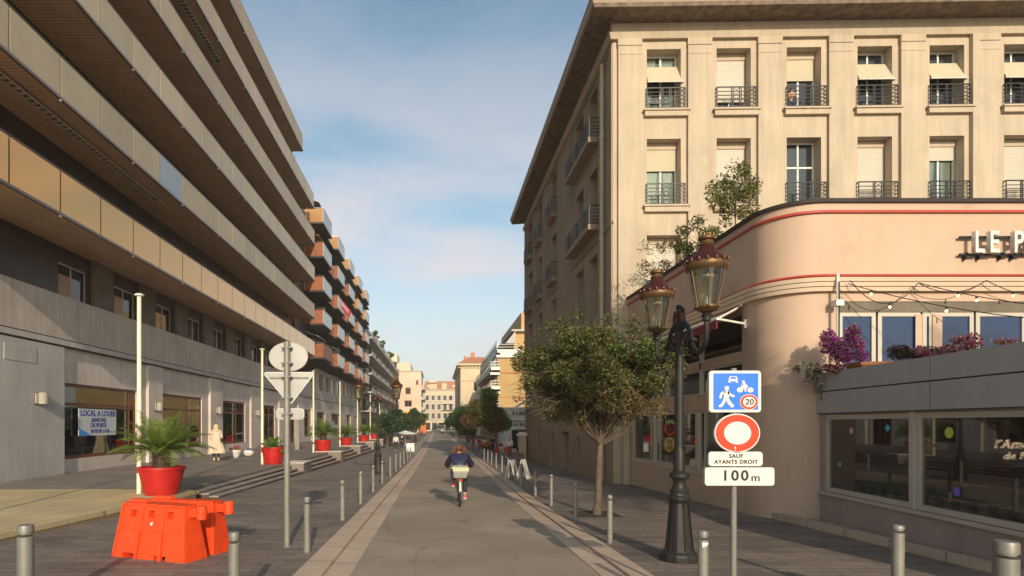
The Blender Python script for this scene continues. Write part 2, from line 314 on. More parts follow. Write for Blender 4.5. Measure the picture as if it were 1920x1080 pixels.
# ---------------------------------------------------------------- mesh builder
def off_of(o):
    v = Vector((0, 0, 0))
    while o is not None: v += o.location; o = o.parent
    return v
class MB:
    def __init__(s): s.v = []; s.f = []
    def add(s, vs, fs):
        b = len(s.v); s.v += [tuple(p) for p in vs]; s.f += [tuple(b + i for i in f) for f in fs]; return s
    def quad(s, a, b, c, d): return s.add([a, b, c, d], [(0, 1, 2, 3)])
    BF = [(0, 3, 2, 1), (4, 5, 6, 7), (0, 1, 5, 4), (1, 2, 6, 5), (2, 3, 7, 6), (3, 0, 4, 7)]
    def hexa(s, p): return s.add(p, MB.BF)
    def box(s, x0, x1, y0, y1, z0, z1):
        return s.hexa([(x0, y0, z0), (x1, y0, z0), (x1, y1, z0), (x0, y1, z0), (x0, y0, z1), (x1, y0, z1), (x1, y1, z1), (x0, y1, z1)])
    def pbox(s, P, u0, u1, z0, z1, d0, d1):
        return s.hexa([P(u0, z0, d0), P(u1, z0, d0), P(u1, z0, d1), P(u0, z0, d1), P(u0, z1, d0), P(u1, z1, d0), P(u1, z1, d1), P(u0, z1, d1)])
    def tube(s, pts, r, n=8, caps=True, sy=1.0):
        pts = [Vector(p) for p in pts]; rs = r if isinstance(r, (list, tuple)) else [r] * len(pts)
        b = len(s.v); prev = None
        for i, p in enumerate(pts):
            t = (pts[min(i + 1, len(pts) - 1)] - pts[max(i - 1, 0)]).normalized()
            if prev is None:
                a = Vector((0, 0, 1)) if abs(t.z) < .9 else Vector((1, 0, 0))
                u = t.cross(a).normalized()
            else: u = (prev - t * prev.dot(t)).normalized()
            prev = u; w = t.cross(u)
            for k in range(n):
                an = 2 * math.pi * k / n
                s.v.append(tuple(p + (u * math.cos(an) + w * math.sin(an)) * rs[i]))
        for i in range(len(pts) - 1):
            for k in range(n):
                k2 = (k + 1) % n
                s.f.append((b + i * n + k, b + i * n + k2, b + (i + 1) * n + k2, b + (i + 1) * n + k))
        if caps:
            s.f.append(tuple(b + k for k in range(n))[::-1]); e = b + (len(pts) - 1) * n; s.f.append(tuple(e + k for k in range(n)))
        return s
    def lathe(s, c, prof, n=16, sx=1.0, rot=0.0):
        b = len(s.v)
        for (r, z) in prof:
            for k in range(n):
                an = 2 * math.pi * k / n + rot
                s.v.append((c[0] + r * math.cos(an) * sx, c[1] + r * math.sin(an), c[2] + z))
        for i in range(len(prof) - 1):
            for k in range(n):
                k2 = (k + 1) % n
                s.f.append((b + i * n + k, b + i * n + k2, b + (i + 1) * n + k2, b + (i + 1) * n + k))
        s.f.append(tuple(b + k for k in range(n))[::-1]); e = b + (len(prof) - 1) * n; s.f.append(tuple(e + k for k in range(n)))
        return s
    def ball(s, c, r, n=10, sx=1, sy=1, sz=1):
        m = max(4, n // 2)
        pr = [(max(1e-4, math.sin(math.pi * i / m)) * r, -math.cos(math.pi * i / m) * r) for i in range(m + 1)]
        b = len(s.v)
        s.lathe((0, 0, 0), pr, n)
        for i in range(b, len(s.v)):
            v = s.v[i]; s.v[i] = (c[0] + v[0] * sx, c[1] + v[1] * sy, c[2] + v[2] * sz)
        return s
    def disc(s, c, r, ax, up, n=28, t=0.0, sx=1.0):
        ax = Vector(ax); up = Vector(up); c = Vector(c); nn = ax.cross(up)
        ring = [c + ax * math.cos(2 * math.pi * k / n) * r * sx + up * math.sin(2 * math.pi * k / n) * r for k in range(n)]
        if t:
            r2 = [p - nn * t for p in ring]
            s.add(ring + r2, [tuple(range(n)), tuple(range(n, 2 * n))[::-1]] + [(k, (k + 1) % n, n + (k + 1) % n, n + k) for k in range(n)])
        else: s.add(ring, [tuple(range(n))])
        return s
    def poly(s, pts, axis_o, ax, up, t):       # extruded outline in the plane (ax, up)
        ax = Vector(ax); up = Vector(up); o = Vector(axis_o); nn = ax.cross(up); n = len(pts)
        a = [o + ax * p[0] + up * p[1] for p in pts]; b = [q - nn * t for q in a]
        return s.add(a + b, [tuple(range(n)), tuple(range(n, 2 * n))[::-1]] + [(k, (k + 1) % n, n + (k + 1) % n, n + k) for k in range(n)])
    def grid(s, P, u0, u1, z0, z1, ops, depth=.3, back=False, maxu=None):
        us = {u0, u1}; zs = {z0, z1}
        for o in ops: us |= {o[0], o[1]}; zs |= {o[2], o[3]}
        us = sorted(u for u in us if u0 <= u <= u1); zs = sorted(z for z in zs if z0 <= z <= z1)
        if maxu:
            w = []
            for a, b in zip(us, us[1:]):
                k = max(1, math.ceil((b - a) / maxu)); w += [a + (b - a) * i / k for i in range(k)]
            us = w + [us[-1]]
        for a, b in zip(us, us[1:]):
            for c, d in zip(zs, zs[1:]):
                uc, zc = (a + b) / 2, (c + d) / 2
                if any(o[0] < uc < o[1] and o[2] < zc < o[3] for o in ops): continue
                s.quad(P(a, c, 0), P(b, c, 0), P(b, d, 0), P(a, d, 0))
        for o in ops:
            a, b, c, d = o[:4]; D = o[4] if len(o) > 4 else depth
            s.quad(P(a, c, 0), P(a, c, D), P(a, d, D), P(a, d, 0)); s.quad(P(b, c, 0), P(b, d, 0), P(b, d, D), P(b, c, D))
            s.quad(P(a, d, 0), P(a, d, D), P(b, d, D), P(b, d, 0)); s.quad(P(a, c, 0), P(b, c, 0), P(b, c, D), P(a, c, D))
            if back: s.quad(P(a, c, D), P(b, c, D), P(b, d, D), P(a, d, D))
        return s
    def each(s, name, m, parent=None, **k):       # one object per connected piece
        par = list(range(len(s.v)))
        def fd(i):
            while par[i] != i: par[i] = par[par[i]]; i = par[i]
            return i
        for f in s.f:
            for q in f[1:]: par[fd(q)] = fd(f[0])
        gr = {}
        for f in s.f: gr.setdefault(fd(f[0]), []).append(f)
        for fs in gr.values():
            ids = sorted({i for f in fs for i in f}); mp_ = {a: j for j, a in enumerate(ids)}
            b = MB(); b.v = [s.v[i] for i in ids]; b.f = [tuple(mp_[i] for i in f) for f in fs]; b.build(name, m, parent, **k)
    def build(s, name, m, parent=None, smooth=False, world=True, bevel=0.0, norm=True):
        me = bpy.data.meshes.new(name)
        off = off_of(parent) if (parent is not None and world) else Vector((0, 0, 0))
        vs = [(v[0] - off.x, v[1] - off.y, v[2] - off.z) for v in s.v]
        me.from_pydata(vs, [], s.f)
        if norm:
            bm = bmesh.new(); bm.from_mesh(me)
            if smooth or bevel: bmesh.ops.remove_doubles(bm, verts=bm.verts, dist=1e-5)
            bmesh.ops.recalc_face_normals(bm, faces=bm.faces)
            bm.to_mesh(me); bm.free()
        if smooth:
            me.polygons.foreach_set('use_smooth', [True] * len(me.polygons))
        me.materials.append(M[m] if isinstance(m, str) else m)
        o = bpy.data.objects.new(name, me); COL.objects.link(o)
        if smooth: 
            try: me.set_sharp_from_angle(angle=R(38))
            except Exception: pass
        if parent is not None: o.parent = parent
        if bevel:
            b = o.modifiers.new('bevel', 'BEVEL'); b.width = bevel; b.segments = 2; b.limit_method = 'ANGLE'
        return o
def tag(o, label=None, cat=None, group=None, kind=None):
    if label: o['label'] = label
    if cat: o['category'] = cat
    if group: o['group'] = group
    if kind: o['kind'] = kind
    return o
def thing(name, label, cat, loc=(0, 0, 0), rz=0, group=None):
    o = bpy.data.objects.new(name, None); COL.objects.link(o); o.location = loc; o.rotation_euler = (0, 0, rz)
    o.empty_display_size = .2
    return tag(o, label, cat, group)
def dup(root, loc, rz=None, label=None, scale=None):
    def cp(o, parent):
        c = o.copy(); COL.objects.link(c); c.parent = parent
        for ch in list(o.children):
            if ch.name in COL.objects: cp(ch, c)
        return c
    kids = list(root.children)
    c = root.copy(); COL.objects.link(c); c.location = loc
    for ch in kids: cp(ch, c)
    if rz is not None: c.rotation_euler = (0, 0, rz)
    if scale: c.scale = (scale,) * 3 if not isinstance(scale, tuple) else scale
    if label: c['label'] = label
    return c
def text(name, s, size, o, ax, up, m, parent, sx=1.0, ext=.003, off=0.0, align='CENTER', shear=0.0, space=1.0):
    cu = bpy.data.curves.new(name, 'FONT'); cu.body = s; cu.size = size; cu.extrude = ext; cu.offset = off; cu.align_x = align; cu.align_y = 'CENTER'
    cu.shear = shear; cu.space_character = space; cu.resolution_u = 4
    t = bpy.data.objects.new(name + '_tmp', cu); COL.objects.link(t)
    bpy.context.view_layer.update()
    me = bpy.data.meshes.new_from_object(t.evaluated_get(bpy.context.evaluated_depsgraph_get()))
    bpy.data.objects.remove(t)
    ax = Vector(ax); up = Vector(up); nn = ax.cross(up); o = Vector(o) - off_of(parent)
    for v in me.vertices: v.co = o + ax * v.co.x * sx + up * v.co.y + nn * v.co.z
    me.name = name; me.materials.clear(); me.materials.append(M[m])
    ob = bpy.data.objects.new(name, me); COL.objects.link(ob); ob.parent = parent
    return ob
ORD = ['first', 'second', 'third', 'fourth', 'fifth', 'sixth', 'seventh', 'eighth', 'ninth', 'tenth', 'eleventh', 'twelfth', 'thirteenth', 'fourteenth', 'fifteenth', 'sixteenth', 'seventeenth', 'eighteenth', 'nineteenth', 'twentieth', 'twenty-first', 'twenty-second', 'twenty-third', 'twenty-fourth', 'twenty-fifth', 'twenty-sixth', 'twenty-seventh', 'twenty-eighth', 'twenty-ninth', 'thirtieth', 'thirty-first', 'thirty-second', 'thirty-third', 'thirty-fourth', 'thirty-fifth', 'thirty-sixth']
def g(y):                                  # street profile: falls gently away, then levels out
    if y < 30: return -.019 * y
    if y < 75: t = y - 30; return -.57 - .019 * t + .019 * t * t / 90
    return -.9975
YS = [-30, -12, -4, 0, 3, 6, 8, 10, 12, 14, 16.4, 19, 22, 25, 28, 31, 34, 37, 40, 44, 48, 52, 56, 60, 65, 70, 75, 85, 100, 120, 150, 200, 260]
def lin(pts):
    def f(y):
        for (a, xa), (b, xb) in zip(pts, pts[1:]):
            if y <= b: return xa + (xb - xa) * (y - a) / (b - a)
        return pts[-1][1]
    return f
def strip(name, xl, xr, dz, m, y0=-30, y1=260, th=.3, zf=g, kind='structure', parent=None):
    ys = [y0] + [y for y in YS if y0 < y < y1] + [y1]; b = MB(); n = len(ys)
    for y in ys:
        z = zf(y) + dz
        b.v += [(xl(y), y, z), (xr(y), y, z), (xr(y), y, z - th), (xl(y), y, z - th)]
    for i in range(n - 1):
        for k in range(4):
            k2 = (k + 1) % 4; b.f.append((i * 4 + k, (i + 1) * 4 + k, (i + 1) * 4 + k2, i * 4 + k2))
    b.f += [(0, 1, 2, 3), (4 * n - 1, 4 * n - 2, 4 * n - 3, 4 * n - 4)]
    o = b.build(name, m, parent)
    if kind: o['kind'] = kind
    return o
def gridthing(P, u0, u1, z0, z1, cols, rows, fw=.06, d0=0, d1=.06):
    """window frame bars"""
    b = MB()
    b.pbox(P, u0, u0 + fw, z0, z1, d0, d1); b.pbox(P, u1 - fw, u1, z0, z1, d0, d1)
    b.pbox(P, u0 + fw, u1 - fw, z0, z0 + fw, d0, d1); b.pbox(P, u0 + fw, u1 - fw, z1 - fw, z1, d0, d1)
    for c in cols: b.pbox(P, c - fw * .45, c + fw * .45, z0 + fw, z1 - fw, d0 + .004, d1 - .004)
    for r in rows: b.pbox(P, u0 + fw, u1 - fw, r - fw * .45, r + fw * .45, d0 + .008, d1 - .008)
    return b
def window(par, P, u0, u1, z0, z1, d, cols=(), rows=(), fm='white_paint', gm='window_glass', fw=.06, fd=.06, name='window'):
    w = gridthing(P, u0 + .003, u1 - .003, z0 + .003, z1 - .003, cols, rows, fw, d, d + fd).build(name, fm, par)
    MB().pbox(P, u0 + fw * .5, u1 - fw * .5, z0 + fw * .5, z1 - fw * .5, d + fd * .45, d + fd * .45 + .008).build('pane', gm, w)
    return w
# ================================================================ SETTING
cst = lambda x: (lambda y: x)
def zdeep(y): return g(min(y, 200))
strip('ground', cst(-160), cst(160), -.14, 'ground', -60, 420, th=.5)
xl = lin([(-30, -1.15), (20, -1.13), (60, -1.0), (120, -.75), (260, -.9)])
xr = lin([(-30, 2.16), (16, 2.16), (40, 2.62), (110, 2.85), (260, 2.9)])
strip('road', xl, xr, 0.0, 'asphalt', -30, 230, th=.2)
strip('gutter', lambda y: xl(y) - .34, xl, .012, 'kerb_stone', -30, 230)
strip('kerb', lambda y: xl(y) - .71, lambda y: xl(y) - .352, .05, 'kerb_stone', -30, 230)
strip('gutter', xr, lambda y: xr(y) + .32, .012, 'kerb_stone', -30, 230)
strip('kerb', lambda y: xr(y) + .332, lambda y: xr(y) + .63, .05, 'kerb_stone', -30, 230)
strip('pavement', cst(-16), lambda y: xl(y) - .716, .035, 'pave_dark', -30, 230)
strip('pavement', lambda y: xr(y) + .636, cst(14), .035, 'pave_dark', -30, 230)
def zp(y): return max(g(y) + .17, -.02) if y < 10 else -.02
xe = lambda y: -7.43 + (y - 10) * .11
strip('plaza', cst(-40), lambda y: xe(y) - .32, 0, 'pave_tan', -20, 16.8, th=.5, zf=zp)
strip('plaza_edge', lambda y: xe(y) - .318, xe, .001, 'pave_tan', -20, 16.5, th=.10, zf=zp)
strip('plaza_kerb', lambda y: xe(y) - .3, lambda y: xe(y) - .012, -.098, 'tan_kerb', -20, 16.45, th=.6, zf=zp)
strip('plaza', cst(-40), cst(-7.12), 0, 'pave_plaza', 16.8, 118, th=1.6, zf=zp)
# steps from the plaza down to the street
gs = lambda y: g(y) + .035
for k, (a, b_) in enumerate([(-7.118, -6.84), (-6.838, -6.55), (-6.548, -6.27)]):
    zf = (lambda kk: (lambda y: -.02 + (gs(y) + .02) * (kk + 1) / 4))(k)
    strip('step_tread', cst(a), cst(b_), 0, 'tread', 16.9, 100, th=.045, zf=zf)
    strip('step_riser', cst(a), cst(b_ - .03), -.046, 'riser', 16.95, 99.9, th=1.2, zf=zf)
strip('ramp_kerb', lambda y: 7.30 + 0 * y, lambda y: 7.42 + 0 * y, .17, 'kerb_stone', -3, 12.9, th=.4)
strip('ramp', cst(7.422), cst(9.2), .10, 'taupe', -3, 12.2, th=.3)

# ================================================================ LEFT: OFFICE BUILDING WITH BALCONY BANDS
PL = lambda u, z, d: (-14.1 - d, u, z)
B1 = thing('office_building', 'long brown office block with continuous balcony bands above a grey concrete shopfront', 'building', (-20, 17, -.02))
shopw = [(22.1, 27.6), (30.1, 35.3), (38.5, 43.3), (46.9, 51.3), (55.2, 58.6), (62.2, 66.0)]
b = MB(); ops = [(a, c, .5 if i not in (4,) else 0.0, 3.42, .22) for i, (a, c) in enumerate(shopw)]
b.grid(PL, 12, 68, -.6, 4.74, ops); b.quad((-14.1, 68, -.6), (-40, 68, -.6), (-40, 68, 5), (-14.1, 68, 5))
b.build('ground_floor_wall', 'render_light', B1)
b = MB()
for a, c in [(28.5, 29.95), (36.3, 38.4), (44.3, 46.8), (52.2, 55.1), (59.4, 62.1), (66.1, 68)]: b.pbox(PL, a, c, -.6, 4.72, -.14, .02)
b.each('pilaster', 'render_light', B1, bevel=.01)
b = MB().pbox(PL, 12, 22.0, -.6, 4.72, -.16, .02); b.build('end_wall', 'render_grey', B1)
MB().pbox(PL, 18.9, 20.9 - .45, 3.95, 4.5, -.175, -.1).build('access_panel', 'render_grey', B1, bevel=.01)
b = MB().pbox(PL, 12, 68, 5.02, 6.63, -.2, .3); b.build('concrete_band', 'concrete', B1)
b = MB().pbox(PL, 12, 68, 4.79, 4.985, -.2, .1); b.build('string_course', 'render_grey', B1)
b = MB().pbox(PL, 12, 68, 4.74, 5.02, -.12, .1); b.build('shadow_groove', 'groove', B1)
for i, (a, c) in enumerate(shopw):
    z0 = .5 if i != 4 else 0.0
    w = window(B1, PL, a, c, z0, 3.42, .06, cols=((c - .55,) if i == 0 else (a + (c - a) * .62,)), rows=(2.62,), fm='brown_frame', gm='shop_glass', fw=.13, name='shop_window')
# shop interior seen through the glass
b = MB().box(-19, -14.5, 21.8, 68, .02, .1); b.box(-19.1, -19, 21.8, 68, 0, 3.6); b.box(-19, -14.4, 21.7, 21.8, 0, 3.6); b.box(-19, -14.4, 28.4, 28.5, 0, 3.6); b.box(-19, -14.4, 45, 45.1, 0, 3.6)
b.build('shop_interior', 'interior_tan', B1)
MB().box(-19, -14.4, 21.8, 68, 3.6, 3.7).build('shop_ceiling', 'interior', B1)
b = MB()
for y in (23, 24.2, 25.9): b.box(-15.9, -15.7, y, y + .3, .1, 1.5)
b.box(-17.5, -15.2, 26.4, 26.6, .1, 2.2); b.box(-16.6, -16.0, 31, 34.5, .1, 1.0); b.box(-18.4, -18.0, 22.5, 27.2, .1, 2.6)
b.box(-16.5, -16, 39, 42, .1, 1.6)
b.each('shop_fittings', 'wood', B1)
b = MB()
for y in (31.5, 33.5, 40.5): b.box(-16.5, -16.3, y, y + 1.1, 2.9, 2.96)
b.each('ceiling_light', 'bulb_off', B1)
# upper walls
TOPZ = 29.3
PU = lambda u, z, d: (-14.3 - d, u, z)
levels = [(8.6, 58.4), (12.33, 58.4), (16.05, 58.4), (19.65, 58.4), (23.15, 58.0), (26.6, 53.2)]
ops = []
wy = [22.2 + 3.85 * i for i in range(9)]
wins = []
for y in wy: wins.append((y, y + 1.9, 6.66, 8.05))
for zb, ye in levels:
    for y in [20.2 + 3.85 * i for i in range(10)]:
        if y + 2.3 < ye - .5: wins.append((y, y + 2.4, zb + .3, zb + 2.75))
b = MB().grid(PU, 17, 58.4, 5.2, TOPZ, [(a, c, d, e, .3) for a, c, d, e in wins])
b.quad((-14.3, 17, 5.2), (-40, 17, 5.2), (-40, 17, TOPZ), (-14.3, 17, TOPZ)); b.quad((-14.3, 58.4, 5.2), (-40, 58.4, 5.2), (-40, 58.4, TOPZ), (-14.3, 58.4, TOPZ))
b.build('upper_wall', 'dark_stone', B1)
MB().box(-40, -14.2, 16.9, 58.5, TOPZ, TOPZ + .2).build('roof', 'roof_cap', B1)
b = MB()
for y in wy: b.pbox(PU, y + 2.1, y + 3.5, 6.5, 8.58, -.16, .02)
b.each('stone_pier', 'stone_pillar', B1)
for i, (a, c, d, e) in enumerate(wins):
    w = window(B1, PU, a, c, d, e, .12, cols=((a + c) / 2,), fm='alu' if i < 9 else 'metal_rail', gm='window_glass', fw=.07)
    if i in (0, 1): MB().pbox(PU, a + .09, (a + c) / 2 - .03, d + .08, e - .45, .105, .125).build('blind', 'gold_panel', w)
PB = lambda u, z, d: (-12.1 - d, u, z)
for li, (zb, ye) in enumerate(levels):
    s = MB().box(-14.29, -12.16, 17, ye - .03, zb, zb + .26); s.box(-34, -12.16, 12.96, 16.98, zb, zb + .26)
    slab = s.build('balcony', 'soffit', B1)
    pan = MB(); u = 12.9 + (.0 if li else .0); us = [12.9]; q = 14.35
    while q < ye - .6: us.append(q); q += 2.27
    us.append(ye)
    zt = zb + (1.45 if li == 0 else 1.40)
    if li == 1: MB().pbox(PB, 25.6, 28.1, zb + .06, zb + .10, .02, .05).build('panel_clip', 'metal_rail', slab)
    gm = 'gold_reflection_glass' if li == 0 else ('parapet_pale' if li in (2, 4) else 'parapet_panel')
    for a, c in zip(us, us[1:]):
        if li == 1 and abs(a - 25.7) < .1: MB().pbox(PB, a + .018, c - .018, zb + .06, zt - .05, 0, .05).build('glass_panel', 'parapet_blue', slab); continue
        pan.pbox(PB, a + .034, c - .034, zb + .06, zt - .05, 0, .05)
    pan.box(-13.9, -12.15, ye - .06, ye, zb + .05, zt - .05)
    if li == 1:
        cut = 8 * (us.index([a for a in us if abs(a - 25.7) < .1][0]))
        for v_, k_ in ((pan.v[:cut], 0), (pan.v[cut:], cut)):
            q_ = MB(); q_.v = list(v_); q_.f = [tuple(i - k_ for i in f) for f in pan.f if (max(f) < cut) == (k_ == 0)]; q_.build('parapet', gm, slab)
    else: pan.build('parapet', gm, slab)
    r = MB().tube([(-12.13, 12.9, zt), (-12.13, ye, zt)], .035, 8); r.tube([(-12.3, 12.9, zt - .10), (-12.3, ye, zt - .10)], .028, 6)
    r.box(-12.16, -12.06, 12.9, ye + .02, zb - .03, zb + .055); MB().pbox(PB, 12.95, ye - .05, zb + .06, zt - .06, .055, .075).build('panel_backing', 'groove', slab)
    for a in us[1:-1]: r.tube([(-12.3, a, zb + .2), (-12.3, a, zt - .1)], .02, 5)
    r.box(-13.9, -12.1, ye, ye + .03, zb - .03, zb + .05)
    r.build('rail', 'metal_rail', slab)
    sp = MB()
    for a in us[1:-1:2]: sp.ball((-12.11, a, zb - .05), .05, 8)
    sp.each('drip_spout', 'white_paint', slab)
    if li in (1, 4):
        xg, y0, y1 = (-13.0, 14.0, 27.4) if li == 1 else (-12.75, 24.0, 34.5)
        gr = MB()
        gr.tube([(xg + .14, y0, zb - .09), (xg + .14, y1 + .5, zb - .09)], .03, 8)
        for k in range(int((y1 - y0) / .28)): y = y0 + k * .28; gr.box(xg - .16, xg + .1, y, y + .09, zb - .06, zb - .005)
        gr.box(xg - .22, xg - .17, y0, y1, zb - .07, zb - .002)
        gr.build('ventilation_grille', 'alu', slab)
        MB().box(xg - .17, xg + .12, y0, y1, zb - .012, zb - .003).build('grille_slot', 'groove', slab)
# white trellis screens at balcony ends
for (zb, yy) in ((23.15, 52.2), (19.65, 56.6)):
    t = MB(); x0, x1, z0, z1 = -13.9, -12.5, zb + 1.3, zb + 2.6
    for k in range(8):
        f = k / 7; t.tube([(x0 + (x1 - x0) * f, yy, z0), (x0 + (x1 - x0) * f, yy, z1)], .012, 4)
        t.tube([(x0, yy, z0 + (z1 - z0) * f), (x1, yy, z0 + (z1 - z0) * f)], .012, 4)
        t.tube([(x0 + (x1 - x0) * f, yy, z0), (x1, yy, z0 + (z1 - z0) * (1 - f))], .012, 4); t.tube([(x1 - (x1 - x0) * f, yy, z0), (x0, yy, z0 + (z1 - z0) * (1 - f))], .012, 4)
    t.build('trellis', 'white_paint', B1)
# wall lights and the letting sign
wl0 = thing('wall_light', 'square glass wall light on the blank grey wall nearest the camera', 'wall light', (-13.92, 20.6, 2.75), group='square glass wall lights on the shopfront piers')
MB().box(-.03, 0, -.3, .3, -.22, .22).build('back_plate', 'steel', wl0, world=False)
MB().lathe((.12, 0, -.2), [(.0, 0), (.14, 0), (.15, .4), (.0, .4)], 12).build('glass_shade', 'lamp_shade', wl0, world=False)
MB().box(0, .03, -.24, .24, -.18, .18).build('reflector', 'alu', wl0, world=False)
for y, l in ((29.3, 'square glass wall light on the pier between the first and second shop windows'), (37.4, 'square glass wall light on the pier between the second and third shop windows'), (45.6, 'square glass wall light on the pier between the third and fourth shop windows')):
    dup(wl0, (-13.93, y, 2.72), label=l)
sg = thing('letting_sign', 'white LOCAL A LOUER poster with blue lettering in the first shop window', 'sign', (-14.05, 24.4, 1.9))
MB().box(-14.07, -14.05, 23.05, 25.75, 1.38, 2.46).build('board', 'poster_white', sg)
yv, zv = Vector((0, 1, 0)), Vector((0, 0, 1))
for s, z, sz in (('LOCAL A LOUER', 2.28, .33), ('SANS PAS', 2.01, .24), ('DE PORTE', 1.79, .24), ('04 93 87 14 06', 1.55, .22)):
    text('lettering', s, sz, (-14.045, 24.42 + (0 if z > 1.6 else .12), z), yv, zv, 'poster_blue', sg, 1.02, off=.007)
MB().poly([(0, 0), (.85, 0), (.55, .12), (.25, .22), (0, .3)], (-14.045, 23.06, 1.385), yv, zv, .004).build('blue_corner', 'sky_blue_paint', sg)

# ================================================================ LEFT: BLOCK WITH ORANGE BALCONIES
B2 = thing('apartment_block', 'apartment block with staggered orange and grey box balconies past the office block', 'building', (-20, 68, -.6))
g2 = [(69.5, 74.5), (79, 86), (92.5, 97), (101.5, 105)]
g3 = [(70.6 + 4.15 * i, 73.4 + 4.15 * i) for i in range(9)]
b = MB().grid(PL, 68, 110, -1.2, 8.4, [(a, c, 0.2, 3.3, .3) for a, c in g2] + [(a, c, 5.9, 8.0, .3) for a, c in g3])
b.build('base_wall', 'concrete', B2)
MB().pbox(PL, 68, 110, 4.72, 4.8, -.02, .02).build('groove_line', 'groove', B2)
for a, c in g2: window(B2, PL, a, c, .2, 3.3, .15, cols=((a + c) / 2,), rows=(2.5,), fm='brown_frame', fw=.12, name='shop_window')
for a, c in g3: window(B2, PL, a, c, 5.9, 8.0, .12, cols=((a + c) / 2,), fm='alu', fw=.07)
lv2 = [8.7, 12.3, 15.85, 19.5, 23.1]
uw = []
for zb in lv2:
    for k in range(5): y = 64 + 9.4 * k; uw.append((y, y + 3.0, zb + .25, zb + 2.6)); uw.append((y + 4.6, y + 7.4, zb + .9, zb + 2.6))
b = MB().grid(PL, 58.42, 110, 8.4, 26.4, [(a, c, d, e, .3) for a, c, d, e in uw]); b.quad((-14.1, 110, -1), (-40, 110, -1), (-40, 110, 26.4), (-14.1, 110, 26.4))
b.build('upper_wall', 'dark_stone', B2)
MB().box(-40, -14.0, 58.45, 110, 26.4, 26.8).build('roof', 'roof_cap', B2)
for a, c, d, e in uw: window(B2, PL, a, c, d, e, .15, cols=((a + c) / 2,), fm='alu', fw=.08)
rnd = random.Random(3)
for li, zb in enumerate(lv2):
    for k in range(5):
        y0 = 62.6 + 9.45 * k; y1 = y0 + 5.1; xo = -12.05
        s = MB().box(-14.09, xo, y0, y1, zb + .1, zb + .3); s.box(-14.09, xo - .5, y1, y1 + 4.3, zb + .08, zb + .22)
        bal = s.build('balcony', 'dark_wall', B2)
        MB().box(xo - .05, xo, y0 + .05, y1, zb + .3, zb + 1.75).build('front_panel', 'orange_panel' if (li == 0 and k == 0) else 'grey_glass_panel', bal)
        o = MB().box(-14.05, xo - .05, y0, y0 + .05, zb + .3, zb + 1.72); o.box(-14.05, xo - .05, y1 - .06, y1, zb + .3, zb + 1.7)
        o.each('side_panel', 'gold_panel' if (li == 4 or (li == 3 and k > 2)) else 'orange_panel', bal)
        o = MB().tube([(-14.05, y0, zb + 1.8), (xo, y0, zb + 1.8), (xo, y1, zb + 1.8)], .035, 5)
        o.tube([(xo - .55, y1, zb + 1.2), (xo - .55, y1 + 4.3, zb + 1.2)], .03, 5)
        for q in range(6): o.tube([(xo - .55, y1 + .7 * q + .3, zb + .2), (xo - .55, y1 + .7 * q + .3, zb + 1.2)], .02, 4)
        o.build('rail', 'white_paint' if li == 4 else 'metal_rail', bal)
        if rnd.random() < .4: MB().hexa([(-14.05, y0 + .3, zb + 3.0), (-14.05, y1 - .4, zb + 3.0), (-12.6, y1 - .4, zb + 2.55), (-12.6, y0 + .3, zb + 2.55), (-14.05, y0 + .3, zb + 3.04), (-14.05, y1 - .4, zb + 3.04), (-12.6, y1 - .4, zb + 2.59), (-12.6, y0 + .3, zb + 2.59)]).build('awning', rnd.choice(['yellow_awning', 'orange_panel', 'white_cloth']), bal)
        if (li + k) % 2: MB().box(-14.06, -13.0, y1 + 1.2, y1 + 1.3, zb + 1.0, zb + 3.3).build('divider', 'white_slab', bal)
fl = thing('banner', 'small red banner with white writing hanging slantwise from a far balcony', 'banner', (-11.9, 76, 17.2))
ax = Vector((.35, .94, 0)).normalized(); ax = (ax + Vector((0, 0, -.42))).normalized(); up = Vector((0, 0, 1)); up = (up - ax * up.dot(ax)).normalized()
o0 = Vector((-11.9, 75.5, 17.0))
MB().poly([(-1.9, -.5), (1.9, -.5), (1.9, .5), (-1.9, .5)], o0, ax, up, .02).build('cloth', 'flag_red', fl)
text('lettering', 'A VENDRE', .6, o0 + ax.cross(up) * .02, ax, up, 'sign_white', fl, 1.0, off=.02)

# ================================================================ LEFT: THIRD BLOCK (white slab edges) AND FAR CREAM HOUSE
B3 = thing('terraced_block', 'dark apartment block with white balcony edges and rooftop plants behind the orange balconies', 'building', (-20, 110, -1))
P3 = lambda u, z, d: (-14.2 - d, u, z)
uw = []
for zb in [0.2, 4.2, 7.7, 11.2, 14.7, 18.0]:
    for k in range(9): y = 113 + 11 * k; uw.append((y, y + 5, zb + .4, zb + 2.7))
b = MB().grid(P3, 110.1, 214, -1.5, 21.2, [(a, c, d, e, .4) for a, c, d, e in uw], back=True); b.quad((-14.2, 214, -1), (-40, 214, -1), (-40, 214, 21.2), (-14.2, 214, 21.2))
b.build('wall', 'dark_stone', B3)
MB().box(-40, -14.1, 110.1, 214, 21.2, 21.5).build('roof', 'white_slab', B3)
for zb in [4.2, 7.7, 11.2, 14.7, 18.0]:
    ye = 214; x = -12.1 if zb > 5 else -12.6
    s = MB().box(-14.19, x, 110.4, ye, zb, zb + .3)
    for k in range(9): y = 111 + 11.4 * k; s.box(x - .12, x, y, y + 7.2, zb + .3, zb + .95)
    bal = s.build('balcony', 'white_slab', B3)
    o = MB()
    for q in (1.1, 1.35): o.tube([(x, 110.4, zb + q), (x, ye, zb + q)], .05, 4)
    for k in range(26): y = 111 + 4 * k; o.tube([(x, y, zb + .3), (x, y, zb + 1.35)], .04, 4)
    o.build('rail', 'metal_rail', bal)
    o = MB()
    for k in range(9): y = 110.6 + 11.4 * k; o.box(-14.1, x + .1, y, y + .15, zb - 3.1, zb)
    pass
B4 = thing('cream_house', 'pale cream apartment house with a yellow awning beyond the trees on the left', 'building', (-8, 192, -1))
